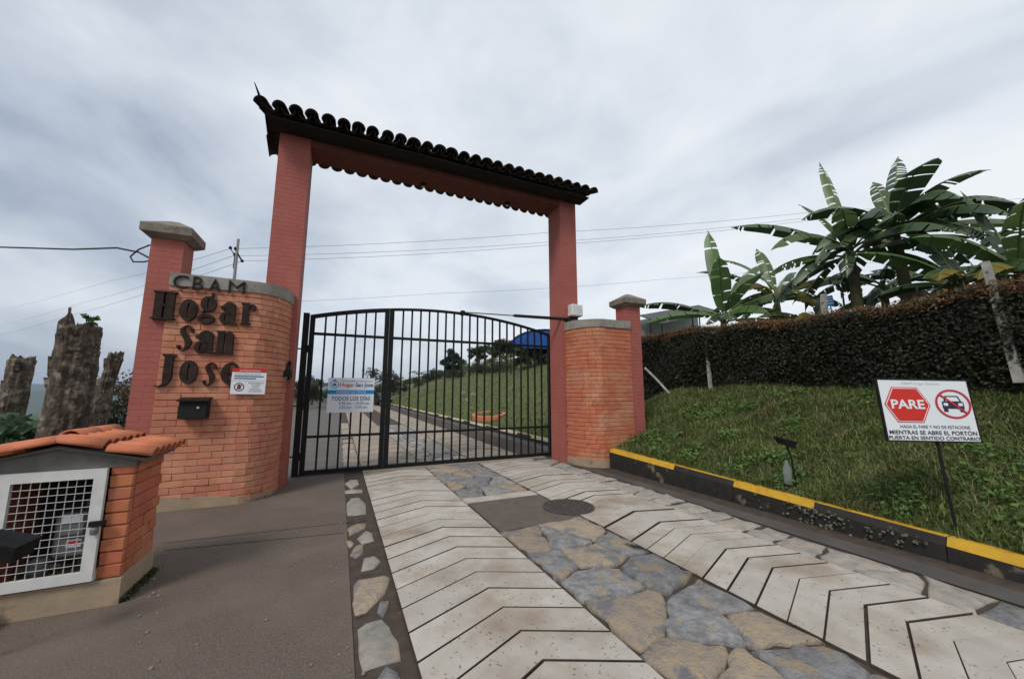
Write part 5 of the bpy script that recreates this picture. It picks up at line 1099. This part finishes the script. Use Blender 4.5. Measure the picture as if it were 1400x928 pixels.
for k in range(7): x = -1.6 + k * .75; partl('batten', B().tube([(x, -1.58, eb - .15), (x + .9, -1.58, eb + (tp - eb) * math.sqrt(max(0, 1 - ((x + .35) / 2.9) ** 2)) * .9)], .03, 5), GALV, can)
for y in (-1.62, -.4, .9, 2.2): partl('hoop', B().tube([(2.92 * -math.cos(math.pi * i / 12) + .55, y, eb + (tp - eb) * math.sin(math.pi * i / 12) - .05) for i in range(13)], .035, 6), BLACK, can)
for x in (-2.35, 3.45):
    for y in (-1.5, 2.1): partl('post', B().tube([(x, y, -.8), (x, y, eb)], .05, 6), BLACK, can)
# open shed behind the capped pillar
sc_ = att(912, 452, 19); sz = zz(sc_.x, sc_.y)
shed = thing('open_shed', 'open shed with grey sheet roof behind the hedge and capped pillar', 'shed', (sc_.x, sc_.y, sz), rot=(0, 0, -YAW))
rA, rB, rC, rD = [att(*p) for p in ((874, 432, 18.5), (905, 443, 17.0), (985, 427, 18.5), (955, 418, 21.0))]
toL = lambda p: Matrix.Rotation(YAW, 3, 'Z') @ (p - shed.location)
qs = [toL(p) for p in (rA, rB, rC, rD)]
partl('roof', B().add(qs + [p + Vector((0, 0, .05)) for p in qs], [(0, 1, 2, 3), (7, 6, 5, 4)] + [(i, (i + 1) % 4, 4 + (i + 1) % 4, 4 + i) for i in range(4)]), mat('shed_dark_sheet', (.075, .078, .082), (.055, .057, .06), 3, .6), shed)
for q in qs + [(qs[1] + qs[2]) / 2, (qs[0] + qs[1]) / 2]: partl('post', B().tube([(q.x, q.y, -1.2), tuple(q)], .035, 6), BLACK, shed)
partl('back_sheet', B().add([qs[0] + Vector((.1, .3, -.15)), qs[3] + Vector((-.1, .0, -.15)), Vector((qs[3].x, qs[3].y, -1)), Vector((qs[0].x + .1, qs[0].y + .3, -1))], [(0, 1, 2, 3)]), NET, shed)
# twin lantern and small blue sign above the hedge
q = att(1155, 425, 12.5); ln_ = thing('street_lantern', 'black lamp post with twin white lanterns behind the hedge', 'lamp post', (q.x, q.y, zz(q.x, q.y))); hh = att(1155, 395, 12.5).z - ln_.location.z
partl('post', B().tube([(0, 0, -.1), (0, 0, hh)], .03, 8), BLACK, ln_); partl('arm', B().tube([(-.14, .06, hh - .02), (.14, -.06, hh - .02)], .015), BLACK, ln_)
for s_ in (-1, 1): partl('lantern', B().lathe([(.03, 0), (.055, .03), (.06, .10), (.02, .14)], (s_ * .13, -s_ * .06, hh), 10), SIGNW, ln_)
q = att(1134, 416, 9.6); rt_, p = board('blue_sign', 'small blue striped plate on a stick above the hedge', 'sign', att(1134, 411, 9.6), (.91, -.41, 0), .22, .26, .15, S_BLUE, .01)
for k in (-.07, 0, .07): flat(rect(-.09, k - .012, .09, k + .012), SIGNG, p)
partl('stick', B().tube([(0, -.1, -.02), (0, -1.2, -.02)], .012), POSTC, rt_)
# car at the end of the driveway
q = att(516, 541, 44); car = thing('parked_car', 'small black car parked at the far end of the driveway', 'car', (q.x, q.y, 0), rot=(0, 0, R(25)))
prof = [(-1.9, .35), (1.9, .35), (1.92, .75), (1.1, .92), (.55, 1.42), (-1.2, 1.45), (-1.8, .95), (-1.92, .8)]
partl('body', B().prism(prof, lambda x, z: (-.8, x, z), lambda x, z: (.8, x, z)), CARB, car)
for xs_ in (-.805, .805): partl('side_window', B().add([(xs_, .95, .95), (xs_, .5, 1.36), (xs_, -1.1, 1.38), (xs_, -1.55, .98)], [(0, 1, 2, 3)]), GLASSD, car)
partl('windscreen', B().add([(-.7, -1.79, 1.0), (.7, -1.79, 1.0), (.66, -1.26, 1.42), (-.66, -1.26, 1.42)], [(0, 1, 2, 3)]), GLASSD, car)
for sx_ in (-.78, .78):
    for sy_ in (-1.2, 1.2):
        wh = partl('wheel', B().prism([(sy_ + .3 * math.cos(i * .4488), .3 + .3 * math.sin(i * .4488)) for i in range(14)], lambda y, z: (sx_ - .1, y, z), lambda y, z: (sx_ + .1, y, z)), RUBBER, car)
    partl('lamp', B().box(sx_ * .75 - .15, sx_ * .75 + .15, -1.96, -1.88, .70, .82), CHROME, car)
partl('number_plate', B().box(-.26, .26, -1.965, -1.90, .48, .60), SIGNG, car)

# ------------------------------------------------------------------ pole, wires, cable
pt, pbm = att(326, 327, 34), att(320, 420, 34)
pole = thing('utility_pole', 'concrete utility pole with slanted crossarm beyond the lettered wall', 'utility pole', (pt.x, pt.y, zz(pt.x, pt.y)))
hh = pt.z - pole.location.z; partl('shaft', B().tube([(0, 0, -.5), (0, 0, hh * .8), (0, 0, hh)], [.16, .12, .10], 10), POLE, pole)
ca = [att(u, v, 33.8) - pole.location for u, v in ((321, 340), (331, 357))]; partl('crossarm', B().tube(ca, .07, 6), BLACK, pole)
cb_ = [att(u, v, 33.8) - pole.location for u, v in ((315, 340), (321, 349), (319, 366), (323, 374))]; partl('brace', B().tube(cb_, .05, 6), GALV, pole)
for u, v in ((315, 339), (322, 340), (321, 348), (331, 357)): c_ = att(u, v, 33.8) - pole.location; partl('insulator', B().lathe([(.05, -.12), (.14, -.05), (.12, .08), (.04, .16)], tuple(c_), 10), BLACK, pole)
def wire(label, pts, r, m=WIRE, sag=0., name='power_line', cat='wire', group='power lines'):
    P_ = []
    for i in range(len(pts) - 1):
        for k in range(12): t = k / 12; p = pts[i].lerp(pts[i + 1], t); p.z -= sag * 4 * t * (1 - t); P_.append(p)
    P_.append(pts[-1]); o = thing(name, label, cat, pts[0], group); partl('strand', B().tube([p - pts[0] for p in P_], r, 5), m, o); return o
wire('top power line running from the utility pole behind the arch', [att(322, 340, 33.8), att(750, 318, 38), att(1110, 290, 42), att(1500, 262, 46)], .016, sag=.25)
wire('middle power line running from the utility pole behind the arch', [att(321, 350, 33.8), att(750, 331, 38), att(1110, 297, 42), att(1500, 272, 46)], .016, sag=.25)
wire('lower power line running from the utility pole behind the arch', [att(331, 357, 33.8), att(750, 335, 38), att(1110, 301, 42), att(1500, 277, 46)], .016, sag=.25)
wire('lone low telephone line passing behind the right arch pillar', [att(250, 416, 36), att(600, 401, 38), att(905, 382, 42), att(1500, 330, 46)], .012, sag=.2)
for k, (a, c) in enumerate((((315, 340), (150, 384)), ((321, 349), (120, 412)), ((331, 357), (100, 430)))):
    wire(('highest', 'middle', 'lowest')[k] + ' power line falling away left of the utility pole', [att(*a, 33.8), att(*c, 75), att(c[0] - 140, c[1] + 38, 130)], .018, sag=.3)
pts = [att(-160, 334, 8.0), att(0, 338, 6.6), att(100, 341, 6.2), att(160, 339, 5.95), att(190, 345, 5.7), att(203, 352, 5.55)]
wire('thick black cable looping from the capped pillar out to the left', pts, .014, CABLE, 0, 'service_cable', 'cable', 'service cable')
pts = [att(205, 335, 5.4), att(190, 341, 5.55), att(178, 351, 5.6), att(182, 358, 5.5), att(196, 358, 5.4), att(206, 356, 5.38)]
wire('coiled loop of black cable at the top of the capped pillar', pts, .011, CABLE, 0, 'cable_loop', 'cable', 'service cable')

# ------------------------------------------------------------------ air between here and the mountains
hz = B().box(-9500, 9500, -4200, 9500, -400, 190); hm = bpy.data.materials.new('haze_air'); hm.use_nodes = True; t = hm.node_tree; t.nodes.clear()
mo = t.nodes.new('ShaderNodeOutputMaterial'); pv = t.nodes.new('ShaderNodeVolumePrincipled'); pv.inputs['Color'].default_value = (.62, .74, .92, 1); pv.inputs['Density'].default_value = 1.1e-4
t.links.new(pv.outputs[0], mo.inputs['Volume']); tag(obj('haze', hz.mesh('haze', hm)), label='thin blue haze in the air over the valley', kind='stuff')
